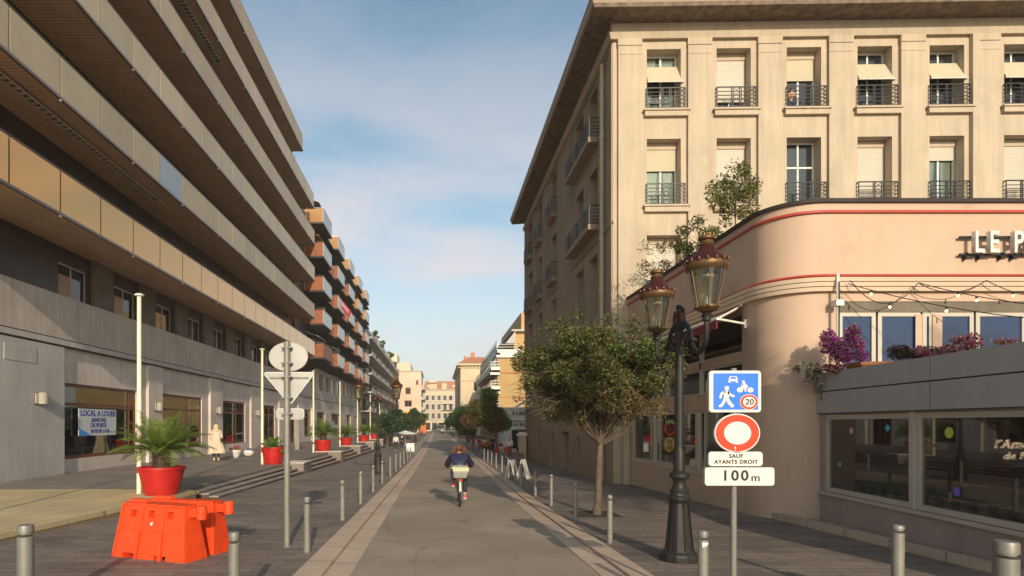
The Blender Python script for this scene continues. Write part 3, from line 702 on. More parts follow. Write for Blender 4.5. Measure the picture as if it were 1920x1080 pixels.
P4 = lambda u, z, d: (-16 + u, 192 + d, z)
P4s = lambda u, z, d: (-4.9 - d, 192 + u, z)
o4 = [(5.9, 7.6, 11.6, 13.8), (5.6, 8.0, 7.5, 9.6), (1.0, 3.0, 11.6, 13.8), (5.4, 9.8, -.9, 2.2), (10.9 - 1.6, 10.2, 14.6, 16.2)]
b = MB().grid(P4, 0, 11.1, -1.2, 19.0, [(*q, .3) for q in o4]); so = [(3 + 6 * i, 6 + 6 * i, z, z + 2.2, .3) for i in range(4) for z in (3.4, 6.8, 10.2, 13.6)]
b.grid(P4s, 0, 26, -1.2, 19.0, so); b.box(-14.5, -8.4, 193, 212, 19.0, 22.0); b.box(-16, -12.8, 192.6, 205, 22, 25.0)
b.build('wall', 'far_pink', B4)
MB().box(-16.3, -4.6, 191.7, 218, 19.0, 19.35).build('cornice', 'white_slab', B4)
for q in o4: window(B4, P4, *q, .12, cols=((q[0] + q[1]) / 2,), fm='terracotta', fw=.12)
for q in so: window(B4, P4s, q[0], q[1], q[2], q[3], .12, fm='white_paint', fw=.12)
for z in (3.0, 6.4, 9.8, 13.2):
    MB().box(-4.9, -3.9, 193, 216, z, z + .9).build('balcony', 'white_slab', B4)
MB().hexa([(-11, 191.9, 4.2), (-6.2, 191.9, 4.2), (-6.2, 190.2, 3.0), (-11, 190.2, 3.0), (-11, 191.9, 6.0), (-6.2, 191.9, 6.0), (-6.2, 190.2, 4.6), (-11, 190.2, 4.6)]).build('awning', 'yellow_awning', B4)
MB().box(-5.2, -3.3, 190.2, 191.9, -1, 4.6).build('kiosk_front', 'orange_shop', B4)

# ================================================================ END OF THE STREET
B5 = thing('mansard_house', 'ornate cream house with orange mansard roof closing the end of the street', 'building', (3, 236, -1))
P5 = lambda u, z, d: (-5 + u, 236 + d, z)
o5 = [(.8 + 2.35 * i, 2.0 + 2.35 * i, z, z + h, .35) for i in range(6) for (z, h) in ((4.0, 2.2), (7.6, 2.2), (11.4, 1.9))] + [(.6 + 2.7 * i, 2.6 + 2.7 * i, -.6, 2.4, .5) for i in range(5)]
b = MB().grid(P5, 0, 15.5, -1.5, 15.6, o5, back=False); b.box(-5, 10.5, 236.6, 250, -1, 15.5)
b.pbox(P5, 2.0, 5.2, 15.6, 18.4, -.1, 1); b.pbox(P5, 7.2, 9.2, 15.6, 18.2, -.1, 1)
b.add(*(lambda m: (m.v, m.f))(MB().poly([(math.cos(t) * 1.6, math.sin(t) * 1.2) for t in [math.pi * k / 10 for k in range(11)]], P5(3.6, 18.4, -.1), (1, 0, 0), (0, 0, 1), -1)))
b.build('wall', 'far_cream', B5)
b = MB()
for z in (3.3, 7.0, 10.7, 15.4): b.pbox(P5, -.2, 15.7, z, z + .35, -.3, .1)
for i in range(7): b.pbox(P5, .1 + 2.35 * i, .5 + 2.35 * i, 3.6, 15.3, -.12, .05)
b.build('cornice', 'white_slab', B5)
MB().hexa([(-5.2, 235.8, 15.8), (10.7, 235.8, 15.8), (10.7, 246, 15.8), (-5.2, 246, 15.8), (-4.5, 238, 19.2), (10, 238, 19.2), (10, 244, 19.2), (-4.5, 244, 19.2)]).build('roof', 'tile', B5)
for q in o5: window(B5, P5, q[0], q[1], q[2], q[3], .2, cols=((q[0] + q[1]) / 2,), fm='stone_pillar', fw=.14)
for i in (3, 4): 
    MB().pbox(P5, .3 + 2.35 * i, 2.5 + 2.35 * i, 7.3, 7.5, -.9, 0).build('balcony', 'black_iron', B5)
    MB().pbox(P5, .3 + 2.35 * i, 2.5 + 2.35 * i, 10.0, 10.3, -1.1, 0).build('awning', 'white_cloth', B5)
for q in o5[:18]:
    for sd in (-1, 1): a_ = q[0] - .42 if sd < 0 else q[1] + .06; MB().pbox(P5, a_, a_ + .36, q[2], q[3], -.06, -.003).build('shutter', 'grey_glass_panel', B5)
for u_ in (1.2, 11.5, 13.3):
    MB().pbox(P5, u_, u_ + 1.1, 15.9, 17.6, .4, 2).build('dormer', 'far_cream', B5)
B6 = thing('tower_house', 'tall cream corner house with bracketed eaves and an orange roof beyond the white balconies', 'building', (8, 150, -1))
P6 = lambda u, z, d: (6.2 + u, 150 + d, z); P6s = lambda u, z, d: (6.2 + d, 150 + u, z)
b = MB().grid(P6, 0, 9, -1.2, 16.8, [(3.4, 4.3, 10.3, 12.6, .3), (3.4, 4.3, 6, 8.2, .3), (1.2, 2.1, 2, 4.2, .3)]); so = [(2 + 5 * i, 3.3 + 5 * i, z, z + 2.2, .3) for i in range(8) for z in (2, 6, 10, 13.6)]
b.grid(P6s, 0, 44, -1.2, 16.8, so); b.build('wall', 'far_cream', B6)
for q in [(3.4, 4.3, 10.3, 12.6), (3.4, 4.3, 6, 8.2), (1.2, 2.1, 2, 4.2)]: window(B6, P6, *q, .12, fm='stone_pillar', fw=.1)
for q in so: window(B6, P6s, *q[:4], .12, fm='stone_pillar', fw=.1)
b = MB().pbox(P6, -.9, 9, 16.8, 17.2, -.9, 44)
for k in range(10): b.pbox(P6, .1 + .9 * k, .4 + .9 * k, 16.2, 16.8, -.6, 0)
for k in range(30): b.box(5.5, 6.2, 150.2 + 1.4 * k, 150.6 + 1.4 * k, 16.2, 16.8)
b.pbox(P6, -.1, 9, 12.9, 13.2, -.15, .1); b.build('eaves', 'far_cream', B6)
MB().hexa([(5.4, 149.2, 17.2), (15, 149.2, 17.2), (15, 194, 17.2), (5.4, 194, 17.2), (8.2, 152, 19.2), (12, 152, 19.2), (12, 190, 19.2), (8.2, 190, 19.2)]).build('roof', 'tile', B6)
b = MB().box(7.1, 7.7, 151, 151.6, 17.2, 19.4); b.box(9, 10, 152, 153, 18, 20.4); b.each('chimney', 'terracotta', B6)

# ================================================================ RIGHT: YELLOW BLOCK WITH WHITE BALCONIES + SHOP
B7 = thing('yellow_block', 'yellow apartment block with white projecting balconies behind the corner building', 'building', (12, 95, -1))
b = MB().box(9.9, 30, 95, 132, -1.2, 13.6); b.box(12.8, 30, 96.5, 130, 13.6, 17); b.box(14.2, 30, 98, 128, 17, 20.5)
b.build('wall', 'yellow_wall', B7)
b = MB().box(9.8, 30, 94.9, 133, 10.05, 10.3)
b.box(9.85, 30, 94.92, 133, 6.2, 6.3); b.build('string_course', 'terracotta', B7)
for i, zb in enumerate((13.0, 10.2, 7.1, 3.9)):
    x0 = 8.7 if i else 9.7
    s = MB().box(x0, 10.3, 94.6, 130, zb, zb + .35); s.box(x0, x0 + .12, 94.6, 130, zb + .35, zb + .9); s.box(x0, 10.3 if i else 14, 94.6, 94.75, zb - .4, zb + .9)
    bal = s.build('balcony', 'white_paint', B7)
    o = MB()
    for q in (1.25, 1.7): o.tube([(10.3 if i else 14, 94.6, zb + q), (x0 + .05, 94.6, zb + q), (x0 + .05, 130, zb + q)], .05, 5)
    for k in range(14): o.tube([(x0 + .05, 94.6 + 2.7 * k, zb + .8), (x0 + .05, 94.6 + 2.7 * k, zb + 1.7)], .05, 4)
    o.build('rail', 'white_paint', bal)
    MB().box(9.86, 9.899, 96, 129, zb + .4, zb + 2.5).build('balcony_door', 'window_glass', B7)
MB().box(12.78, 12.799, 97.5, 129, 14.2, 16.3).build('penthouse_glazing', 'window_glass', B7)
b = MB().box(12.3, 30, 95.6, 130, 17, 17.3); b.hexa([(11.2, 94.8, 14.9), (12.8, 94.8, 14.9), (12.8, 128, 14.9), (11.2, 128, 14.9), (11.3, 94.8, 15.0), (12.8, 94.8, 16.9), (12.8, 128, 16.9), (11.3, 128, 15.0)])
b.build('penthouse_roof', 'white_slab', B7)
B8 = thing('cafe_pavilion', 'white cafe pavilion lettered ALBERT 1 and LE FILS DU beside the corner building', 'building', (9, 58, -.9))
P8 = lambda u, z, d: (6.55 + u, 58 + d, z); P8s = lambda u, z, d: (6.55 + d, 58 + u, z)
o8 = [(.9, 2.5, -.6, 1.3, .2), (3.0, 4.6, -.6, 1.3, .2)]; o8s = [(.6 + 2.2 * i, 2.2 + 2.2 * i, -.5, 1.3, .2) for i in range(4)]
b = MB().grid(P8, 0, 7, -1.2, 2.2, o8); b.grid(P8s, 0, 10, -1.2, 2.2, o8s); b.box(6.55, 13, 58.5, 68, 2.0, 2.2); b.build('wall', 'white_paint', B8)
b = MB().pbox(P8, -.25, 7, 2.2, 2.38, -.25, 10); b.pbox(P8, -.1, 7, 2.38, 3.35, -.05, 9.8); b.pbox(P8, -.2, 7, 3.35, 3.5, -.2, 10); b.build('fascia', 'sign_white', B8)
for q in o8: window(B8, P8, *q[:4], .08, cols=((q[0] + q[1]) / 2,), fm='plank_blue', fw=.09, name='door')
for q in o8s: window(B8, P8s, *q[:4], .08, fm='white_paint', fw=.07)
b = MB()
for x, y in ((6.5, 57.9), (6.5, 60), (6.5, 62.3), (7.2, 57.9)): b.lathe((x, y, -1), [(.12, 0), (.09, .1), (.08, 3.1), (.12, 3.2)], 8)
b.each('column', 'white_paint', B8)
text('lettering', 'ALBERT 1', .50, (8.75, 57.93, 2.87), (1, 0, 0), (0, 0, 1), 'black_ink', B8, 1.15, off=.012, space=1.1)
text('lettering', 'LE FILS DU', .36, (8.75, 57.98, 1.75), (1, 0, 0), (0, 0, 1), 'black_ink', B8, 1.2, off=.012, space=1.15)
GP = thing('gate_pier', 'square sandstone gate pier with a capstone at the far corner of the corner building', 'pier', (6.2, 42.6, -.8))
MB().box(5.95, 6.5, 42.3, 42.9, -.85, 1.0).build('shaft', 'cream', GP, bevel=.02); b = MB().box(5.85, 6.6, 42.2, 43, 1.0, 1.16); b.box(5.98, 6.47, 42.33, 42.87, 1.16, 1.28); b.build('capstone', 'white_paint', GP, bevel=.02)
# ================================================================ RIGHT: CORNER APARTMENT BUILDING
K = .0225; CN = Vector((6.64, 22.0, 0)); EV = Vector((1, -K, 0)).normalized(); NV = Vector((K, 1, 0)).normalized()
def PF(u, z, d): p = CN + EV * u + NV * d; return (p.x, p.y, z)
def PS(u, z, d): return (6.64 + d, 22.0 + u, z)
B9 = thing('corner_building', 'large cream corner apartment building with deep windows and a wide bracketed cornice', 'building', (12, 28, -.4))
cu = [1.23, 3.81, 6.39, 8.98, 11.6, 14.3, 16.9]; W = 1.26
rows = [(13.56, 15.85), (10.0, 12.5), (6.4, 8.9)]
ops = [(u, u + W, a, c, .5) for u in cu for a, c in rows]
MB().grid(PF, 0, 22, -.7, 16.3, ops).build('front_wall', 'cream', B9)
sw = [(2.15, 3.5), (4.45, 5.95), (10.4, 11.9), (14.8, 16.2), (18.5, 20.3)]
ops2 = [(a, c, r0, r1, .5) for a, c in sw for r0, r1 in rows]
low = [(5.0, 5.9, 1.85, 3.5, .3), (7.5, 8.2, 1.85, 3.5, .3), (10.4, 11.1, 1.85, 3.5, .3), (14.9, 15.6, 1.85, 3.5, .3), (5.15, 5.85, .05, 1.3, .3), (7.45, 9.15, -.75, 1.45, .4), (11.0, 12.1, -.8, 1.45, .35), (15.6, 16.9, -.9, 1.5, .35)]
MB().grid(PS, 0, 21.7, 4.3, 16.3, ops2).build('side_wall', 'cream_shaded', B9)
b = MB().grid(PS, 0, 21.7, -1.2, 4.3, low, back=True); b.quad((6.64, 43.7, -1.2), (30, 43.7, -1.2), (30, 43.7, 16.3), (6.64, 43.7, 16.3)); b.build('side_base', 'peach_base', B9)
b = MB()
for u in cu: b.pbox(PF, max(0.0, u - 1.08), u - .22, 4, 15.95, -.13, .02)
b.pbox(PF, 13.05, 13.3, 4, 16.2, -.2, .02)
b.each('pilaster', 'cream', B9, bevel=.012)
b = MB()
for u in cu: b.pbox(PF, max(-.02, u - 1.1), u - .2, 15.95, 16.2, -.16, .02); b.pbox(PF, max(-.01, u - 1.09), u - .21, 15.62, 15.67, -.145, .02)
b.each('capital', 'cream', B9, bevel=.01)
# surround panels pierced by the openings
for u in cu: 
    b = MB().grid(lambda a, z, d: PF(a, z, d - .05), u - .215, u + W + .2, 4, 16.1, [(u, u + W, r0, r1, .06) for r0, r1 in rows])
    b.quad(PF(u + W + .2, 4, -.05), PF(u + W + .2, 4, .02), PF(u + W + .2, 16.1, .02), PF(u + W + .2, 16.1, -.05)); b.quad(PF(u - .215, 16.1, -.05), PF(u + W + .2, 16.1, -.05), PF(u + W + .2, 16.1, .02), PF(u - .215, 16.1, .02))
    b.build('bay_surround', 'cream', B9)
def hip(z0, z1, o0, o1):       # band that wraps front and side; o = overhang at bottom and top
    m = MB(); 
    A0 = PF(22, z0, -o0); C0 = (6.64 - o0, 22 - o0 + K * o0, z0); D0 = (6.64 - o0, 43.7 + o0 * .3, z0); A1 = PF(22, z1, -o1); C1 = (6.64 - o1, 22 - o1, z1); D1 = (6.64 - o1, 43.7 + o1 * .3, z1)
    I0 = PF(22, z0, .4); J0 = (7.04, 22.4, z0); L0 = (7.04, 43.7, z0); I1 = PF(22, z1, .4); J1 = (7.04, 22.4, z1); L1 = (7.04, 43.7, z1)
    m.quad(A0, C0, C1, A1); m.quad(C0, D0, D1, C1); m.quad(A0, I0, J0, C0); m.quad(C0, J0, L0, D0); m.quad(A1, C1, J1, I1); m.quad(C1, D1, L1, J1); m.quad(D0, L0, L1, D1)
    return m
for n, m_, a in (('frieze', 'cream', (16.42, 16.85, .06, .10)), ('architrave', 'cream', (16.2, 16.42, .14, .20)),):
    hip(*a).build(n, m_, B9)
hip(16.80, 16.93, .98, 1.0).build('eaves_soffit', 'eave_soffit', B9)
hip(16.93, 17.06, 1.02, 1.08).build('cornice', 'cream', B9)
hip(17.06, 17.16, 1.09, 1.12).build('gutter', 'metal_rail', B9)
b = MB().hexa([(5.7, 21.1, 17.1), (28.5, 20.6, 17.1), (28.5, 44, 17.1), (5.7, 44, 17.1), (9, 25, 18.0), (26, 25, 18.0), (26, 41, 18.0), (9, 41, 18.0)]); b.build('roof', 'tile', B9)
def railing(par, P, u0, u1, z0, out=.16, h=.78, name='railing'):
    r = MB()
    f = lambda u, z, d: P(u, z, d)
    for z in (z0 + .05, z0 + .2, z0 + .34, z0 + .48, z0 + .62, z0 + h):
        t = .022 if z > z0 + .7 else .011
        r.pbox(f, u0, u1, z - t, z + t, -out - .012, -out + .012)
        r.pbox(f, u0 - .012, u0 + .012, z - t, z + t, -out, .0); r.pbox(f, u1 - .012, u1 + .012, z - t, z + t, -out, .0)
    n = max(1, round((u1 - u0) / 1.4))
    us = [u0, u1]
    for k in range(n):
        c = u0 + (u1 - u0) * (k + .5) / n
        us += [c - .18, c - .12, c + .12, c + .18]
        for q in range(4):
            zz = z0 + .08 + q * .17
            r.tube([f(c - .11, zz, -out), f(c + .11, zz + .16, -out)], .009, 4); r.tube([f(c + .11, zz, -out), f(c - .11, zz + .16, -out)], .009, 4)
    for u in us: r.pbox(f, u - .014, u + .014, z0, z0 + h, -out - .013, -out + .013)
    return r.build(name, 'black_iron', par)
def sill(par, P, u0, u1, z, out=.24):
    s = MB().pbox(P, u0, u1, z - .07, z, -out, .0); s.pbox(P, u0 + .05, u1 - .05, z - .26, z - .07, -out + .05, .0)
    return s.build('sill', 'cream' if P is PF else 'cream_shaded', par, bevel=.008)
for ci, u in enumerate(cu):
    for ri, (z0, z1) in enumerate(rows):
        w = window(B9, PF, u, u + W, z0, z1, .38, cols=(u + W * .52,), rows=((z1 - .95,) if (ci == 2 and ri == 1) else ()), gm='window_glass', fw=.07)
        sill(w, PF, u - .16, u + W + .3, z0); railing(w, PF, u - .03, u + W + .12, z0)
        blind = {(1, 0): .46, (2, 0): 1.25, (0, 0): 9, (3, 0): 9, (4, 0): 9, (5, 0): 9, (0, 1): 1.45, (1, 1): 0.05, (3, 1): .05, (4, 1): 1.75, (5, 1): .05, (2, 1): 9}.get((ci, ri), .9)
        if blind < 5:
            MB().pbox(PF, u + .02, u + W - .02, z1 - .24, z1 - .01, .30, .36).build('shutter_box', 'cream', w)
            MB().pbox(PF, u + .03, u + W - .03, z0 + blind, z1 - .24, .335, .36).build('shutter', 'blind' if (ci, ri) in ((2, 0), (0, 1)) else 'shutter', w)
        if (ci, ri) in ((0, 0), (4, 1), (0, 1)):
            c = MB()
            for s0, s1, t0, t1 in (((.08, .5, .08, .22), (.58, 1.16, .9, 1.16)) if ri == 0 else ((.1, .6, .1, .45), (.7, 1.15, .85, 1.15))):
                c.hexa([PF(u + t0, z0 + .05, .44), PF(u + t1, z0 + .05, .44), PF(u + t1, z0 + .05, .46), PF(u + t0, z0 + .05, .46), PF(u + s0, z1 - .1, .44), PF(u + s1, z1 - .1, .44), PF(u + s1, z1 - .1, .46), PF(u + s0, z1 - .1, .46)])
            for v in w.children:
                if v.name.startswith('pane'): v.data.materials[0] = M['shop_glass']
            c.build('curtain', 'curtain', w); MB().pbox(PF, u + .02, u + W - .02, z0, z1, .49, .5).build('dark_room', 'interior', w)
        if ri == 0 and ci in (0, 3, 4, 5):
            a = MB(); za = z1 - .52; 
            a.hexa([PF(u + .02, za, .05), PF(u + W - .1, za, .05), PF(u + W - .1, za, .06), PF(u + .02, za, .06), PF(u + .02, za + .01, .05), PF(u + W - .1, za + .01, .05), PF(u + W - .1, za + .01, .06), PF(u + .02, za + .01, .06)])
            a = MB().hexa([PF(u + .02, za - .74, -.12), PF(u + W + .08, za - .74, -.12), PF(u + W - .04, za, .24), PF(u + .02, za, .24), PF(u + .02, za - .72, -.125), PF(u + W + .08, za - .72, -.125), PF(u + W - .04, za + .02, .235), PF(u + .02, za + .02, .235)])
            aw = a.build('awning', 'blind', B9)
            r = MB().tube([PF(u + .03, za - .74, -.12), PF(u + .03, za - .6, .1), PF(u + .02, za - .95, .15)], .015, 5); r.tube([PF(u + W + .07, za - .74, -.12), PF(u + W + .02, za - .95, .1)], .015, 5); r.tube([PF(u, za - .74, -.12), PF(u + W + .1, za - .74, -.12)], .018, 6)
            r.build('arm', 'white_paint', aw)
for ci, (a, c) in enumerate(sw):
    for ri, (z0, z1) in enumerate(rows):
        w = window(B9, PS, a, c, z0, z1, .42, cols=((a + c) / 2,), gm='window_glass', fw=.07)
        if ri < 2 and ci > 1: sill(w, PS, a - .15, c + .15, z0, .35); railing(w, PS, a - .1, c + .1, z0, .3)
for z0 in (13.56, 10.0):
    s = MB().pbox(PS, 1.9, 6.25, z0 - .22, z0, -.45, 0).build('balcony', 'cream_shaded', B9); railing(s, PS, 1.95, 6.2, z0, .4)
b = MB()
for z0 in (16.05, 9.35): b.pbox(PS, 0, 21.7, z0, z0 + .1, -.06, 0)
for u0, u1 in ((0, .3), (6.9, 9.6), (12.7, 14.0), (17, 17.9), (21.2, 21.7)): b.pbox(PS, u0, u1, 4.3, 16.05, -.08, 0)
b.each('side_pilaster', 'cream_shaded', B9)
b = MB().tube([(6.52, 23.1, 16.0), (6.52, 23.1, -.4)], .085, 10)
for k in range(8): b.tube([(6.52, 23.1, 15.2 - 2 * k), (6.52, 23.1, 15.05 - 2 * k)], .11, 10)
b.build('drainpipe', 'cream', B9, smooth=True)
b = MB().box(6.9, 7.12, 21.6, 21.97, -.5, 4.6); b.box(6.86, 7.14, 21.55, 21.97, 4.6, 4.8); b.build('buttress', 'cream', B9)
for u in (5.5, 10.8, 15.2): pass
pr = None

# ================================================================ RIGHT: ROUND-CORNERED RESTAURANT
B10 = thing('restaurant', 'peach round-cornered restaurant lettered LE PA with red trim lines and a grey terrace', 'building', (10, 14, -.2))
RR = 1.0; S1 = 21.88 - 13.3; S2 = S1 + RR * math.pi / 2
def PR(u, z, d):
    if u <= S1: return (7.15 + d, 21.88 - u, z)
    if u <= S2:
        t = (u - S1) / RR; r = RR - d
        return (8.15 - r * math.cos(t), 13.3 - r * math.sin(t), z)
    return (8.15 + (u - S2), 12.3 + d, z)
SE = S2 + 9
yu = lambda y: 21.88 - y
def sweep(z0, z1, o0, o1, u0=0.0, u1=SE, name='moulding', m='moulding', inn=.02):
    b = MB(); us = [u0] + [q for q in [S1 + RR * math.pi / 2 * k / 12 for k in range(13)] if u0 < q < u1] + [u1]; n = len(us)
    for u in us: b.v += [PR(u, z0, inn), PR(u, z0, -o0), PR(u, z1, -o1), PR(u, z1, inn)]
    for i in range(n - 1):
        for k in range(4): b.f.append((4 * i + k, 4 * i + (k + 1) % 4, 4 * i + 4 + (k + 1) % 4, 4 * i + 4 + k))
    b.f += [(0, 1, 2, 3), (4 * n - 1, 4 * n - 2, 4 * n - 3, 4 * n - 4)]
    return b.build(name, m, B10, smooth=True)
fx = lambda x: S2 + x - 8.15
up_w = [(yu(21.2), yu(18.3)), (yu(18.1), yu(15.95)), (yu(15.85), yu(13.72))]
lo_w = [(yu(21.3), yu(19.35)), (yu(19.2), yu(16.2)), (yu(16.0), yu(13.75))]
ops = [(yu(21.2), yu(13.7), 3.5, 4.48, .12), (yu(21.2), yu(13.7), 2.63, 3.32, .12), (yu(21.3), yu(13.7), .58, 2.2, .12), (fx(8.42), SE, 2.0, 4.42, .1)]
b = MB().grid(PR, 0, SE, -.6, 6.5, ops, maxu=.13 * 1.3)
b.build('wall', 'peach', B10, smooth=True)
sweep(6.49, 6.56, .06, .08, name='roof_edge', m='roof_cap'); sweep(6.27, 6.325, .05, .04, name='red_band', m='red_trim'); sweep(4.935, 4.98, .09, .05, name='red_band', m='red_trim')
for k in range(3): sweep(4.62 + k * .095, 4.70 + k * .095, .10 + .03 * k, .12 + .03 * k)
sweep(.50, .56, .03, .02, u1=yu(13.6), name='window_ledge', m='alu')
b = MB().box(7.3, 17, 13.45, 21.8, 6.3, 6.4); b.box(8.3, 17, 12.45, 13.45, 6.3, 6.4); b.build('roof', 'roof_cap', B10)
for a, c in up_w:
    window(B10, PR, a, c, 3.5, 4.48, .03, gm='shop_glass', fm='alu', fw=.06, fd=.05); window(B10, PR, a, c, 2.63, 3.32, .03, gm='shop_glass', fm='alu', fw=.05, fd=.05)
for i, (a, c) in enumerate(lo_w):
    window(B10, PR, a, c, .58, 2.2, .03, cols=((a + .35,) if i == 1 else (c - .3,) if i == 0 else (a + .3,)), gm='shop_glass', fm='alu', fw=.06, fd=.05)
b = MB()
for a, c in ((up_w[0][1], up_w[1][0]), (up_w[1][1], up_w[2][0])): b.pbox(PR, a, c, 2.6, 4.5, .0, .1)
for a, c in ((lo_w[0][1], lo_w[1][0]), (lo_w[1][1], lo_w[2][0])): b.pbox(PR, a, c, .56, 2.22, .0, .1)
b.each('mullion', 'alu', B10)
# interior rooms
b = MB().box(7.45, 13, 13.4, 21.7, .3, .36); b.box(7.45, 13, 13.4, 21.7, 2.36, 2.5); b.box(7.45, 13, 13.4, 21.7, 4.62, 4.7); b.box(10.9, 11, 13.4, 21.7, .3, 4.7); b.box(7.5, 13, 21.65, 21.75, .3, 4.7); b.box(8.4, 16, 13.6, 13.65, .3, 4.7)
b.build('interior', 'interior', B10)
b = MB().box(7.6, 8.6, 19.45, 19.5, .5, 2.1); b.build('wall_panel', 'brown_panel', B10)
b = MB().box(8.6, 9.6, 14.5, 21, .36, 1.1); b.box(9.9, 10.6, 14, 21, .36, 1.5); b.each('counter', 'wood', B10)
b = MB().ball((8.1, 15.0, 4.25), .22, 12, 1.3, 1, .75); b.build('pendant_lamp', 'lamp_warm', B10, smooth=True)
# front upper windows
fw_ = [(8.45, 9.24), (9.28, 10.18), (10.22, 11.3), (11.34, 12.4), (12.44, 13.4), (13.44, 14.6), (14.64, 16)]
for i, (a, c) in enumerate(fw_):
    window(B10, PR, fx(a), fx(c), 2.0, 4.2, .03, cols=((fx(a) + .18,) if i == 2 else ()), gm='sky_glass', fm='alu', fw=.085, fd=.06)
MB().pbox(PR, fx(8.42), SE, 4.2, 4.41, .01, .12).build('shutter_box', 'stone_pillar', B10)
b = MB().pbox(PR, fx(10.06), fx(10.2), 2.1, 4.15, .012, .028); b.pbox(PR, fx(10.42), fx(10.62), 2.1, 4.15, .012, .028); b.each('curtain', 'peach', B10)
# terrace: grey parapet over glazed bays, running towards the camera
TA = Vector((8.04, 12.28, 0)); TT = Vector((-.104, -1, 0)).normalized(); TN = Vector((1, -.104, 0)).normalized()
def PT(u, z, d): p = TA + TT * u + TN * d; return (p.x, p.y, z)
TE = 9.0
bays = [(.24, 2.62), (2.87, 6.5), (6.7, 8.9)]
MB().grid(PT, -.02, TE, -.6, 2.06, [(a - .1, c + .1, .46, 2.04, .16) for a, c in bays]).build('terrace_wall', 'taupe', B10)
b = MB()
for u0, u1 in ((-.02, 3.2), (3.225, 6.4), (6.425, TE)):
    b.pbox(PT, u0, u1, 2.075, 2.505, -.06, .12); b.pbox(PT, u0, u1, 2.53, 2.90, -.06, .12)
b.build('terrace_parapet', 'grey_panel', B10)
b = MB().pbox(PT, -.01, TE, 2.06, 2.88, -.04, .08); b.build('seam', 'groove', B10)
for i, (a, c) in enumerate(bays): window(B10, PT, a - .09, c + .09, .465, 2.035, .02, gm='shop_glass', fm='alu', fw=.09, fd=.08, name='terrace_window')
b = MB().pbox(PT, -.02, TE, .40, .455, -.05, .1); b.pbox(PT, bays[0][1] + .09, bays[1][0] - .09, .46, 2.05, -.02, .12); b.build('terrace_frame', 'alu', B10)
b = MB().pbox(PT, 0, TE, 1.94, 2.05, .3, 7); b.build('terrace_floor', 'dark_wall', B10)
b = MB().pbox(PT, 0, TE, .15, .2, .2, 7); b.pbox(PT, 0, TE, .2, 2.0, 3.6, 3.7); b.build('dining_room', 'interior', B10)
b = MB()
for k in range(24): b.pbox(PT, .9 + .33 * k, .9 + .33 * k + .165, .50, .71, .13, .42)
b.build('bench_cushion', 'check_light', B10)
b = MB()
for k in range(24): b.pbox(PT, .9 + .33 * k + .165, .9 + .33 * k + .33, .50, .708, .13, .42)
b.build('bench_cushion', 'check_dark', B10)
b = MB().pbox(PT, .3, .85, .9, 1.98, .9, .95); b.build('pink_panel', 'pink_dot', B10); MB().pbox(PT, .3, .85, .5, .85, .9, .95).build('yellow_panel', 'yellow_dot', B10)
b = MB().pbox(PT, 1.35, 1.5, .8, 1.9, 2.2, 2.3); b.pbox(PT, 2.0, 2.4, .9, 1.25, 1.6, 1.7); b.pbox(PT, 4.7, 5.1, .8, 1.2, 1.9, 2.0); b.each('red_shelf', 'red_thing', B10)
b = MB()
for u in (1.2, 2.4, 3.5, 4.4, 5.3): b.pbox(PT, u, u + .5, .75, .79, .8, 1.5); b.pbox(PT, u + .22, u + .28, .2, .75, 1.1, 1.2)
b.each('table', 'wood', B10)
b = MB()
for u in (3.9, 4.9, 5.9): b.pbox(PT, u, u + .45, .3, .95, .9, .95); b.pbox(PT, u, u + .45, .6, .65, .5, .95)
b.each('chair', 'yellow_dot', B10)
for nm, u, z, r in (('pink_dot', 1.0, 1.72, .06), ('cyan_dot', 2.05, 1.78, .07), ('yellow_dot', 3.45, 1.72, .085), ('purple_dot', 3.6, .85, .07), ('green_dot', .62, 1.05, .05)):
    o = Vector(PT(u, z, .045)); MB().disc(o, r, TT * -1 * -1, (0, 0, 1), 18 if 'dot' in nm and nm != 'cyan_dot' else 4, .003).build('window_sticker', nm, B10)
no = Vector(PT(4.02, 1.45, .12))
text('neon_lettering', "l'Amour", .19, (8.52, 8.6, 1.55), (1, 0, 0), (0, 0, 1), 'neon_pink', B10, 1.05, ext=.001, shear=.25, off=-.0012, space=1.1)
text('neon_lettering', "de Fou i", .16, (8.60, 8.6, 1.38), (1, 0, 0), (0, 0, 1), 'neon_pink', B10, 1.05, ext=.001, shear=.25, off=-.0010, space=1.1)
# fruit neon signs in the side window
nf = thing('neon_sign', 'glowing strawberry and pineapple neon signs hung in the side window', 'neon sign', (8.0, 19.3, 1.6))
def ring(c, r, n=16, sz=1.0): return [(c[0] + r * math.cos(2 * math.pi * k / n), c[1], c[2] + sz * r * math.sin(2 * math.pi * k / n)) for k in range(n + 1)]
b = MB().tube(ring((7.72, 19.38, 1.72), .17, 14, 1.35), .02, 5)
for dx, dz in ((-.06, .02), (.05, .04), (0, -.07), (.07, -.05), (-.04, .1)): b.ball((7.72 + dx, 19.38, 1.72 + dz), .018, 6)
b.build('strawberry_tube', 'neon_red', nf)
MB().tube([(7.56, 19.38, 1.93), (7.64, 19.38, 1.86), (7.66, 19.38, 1.99), (7.73, 19.38, 1.88), (7.8, 19.38, 1.99), (7.8, 19.38, 1.87), (7.9, 19.38, 1.93)], .02, 5).build('leaf_tube', 'neon_green', nf)
b = MB().tube(ring((7.68, 19.38, 1.17), .15, 14, 1.4), .018, 5); b.tube([(7.55, 19.38, 1.17), (7.82, 19.38, 1.17)], .01, 4); b.tube([(7.68, 19.38, 1.02), (7.68, 19.38, 1.32)], .01, 4); b.tube([(7.6, 19.38, 1.05), (7.6, 19.38, 1.29)], .01, 4)
b.build('pineapple_tube', 'neon_yellow', nf)
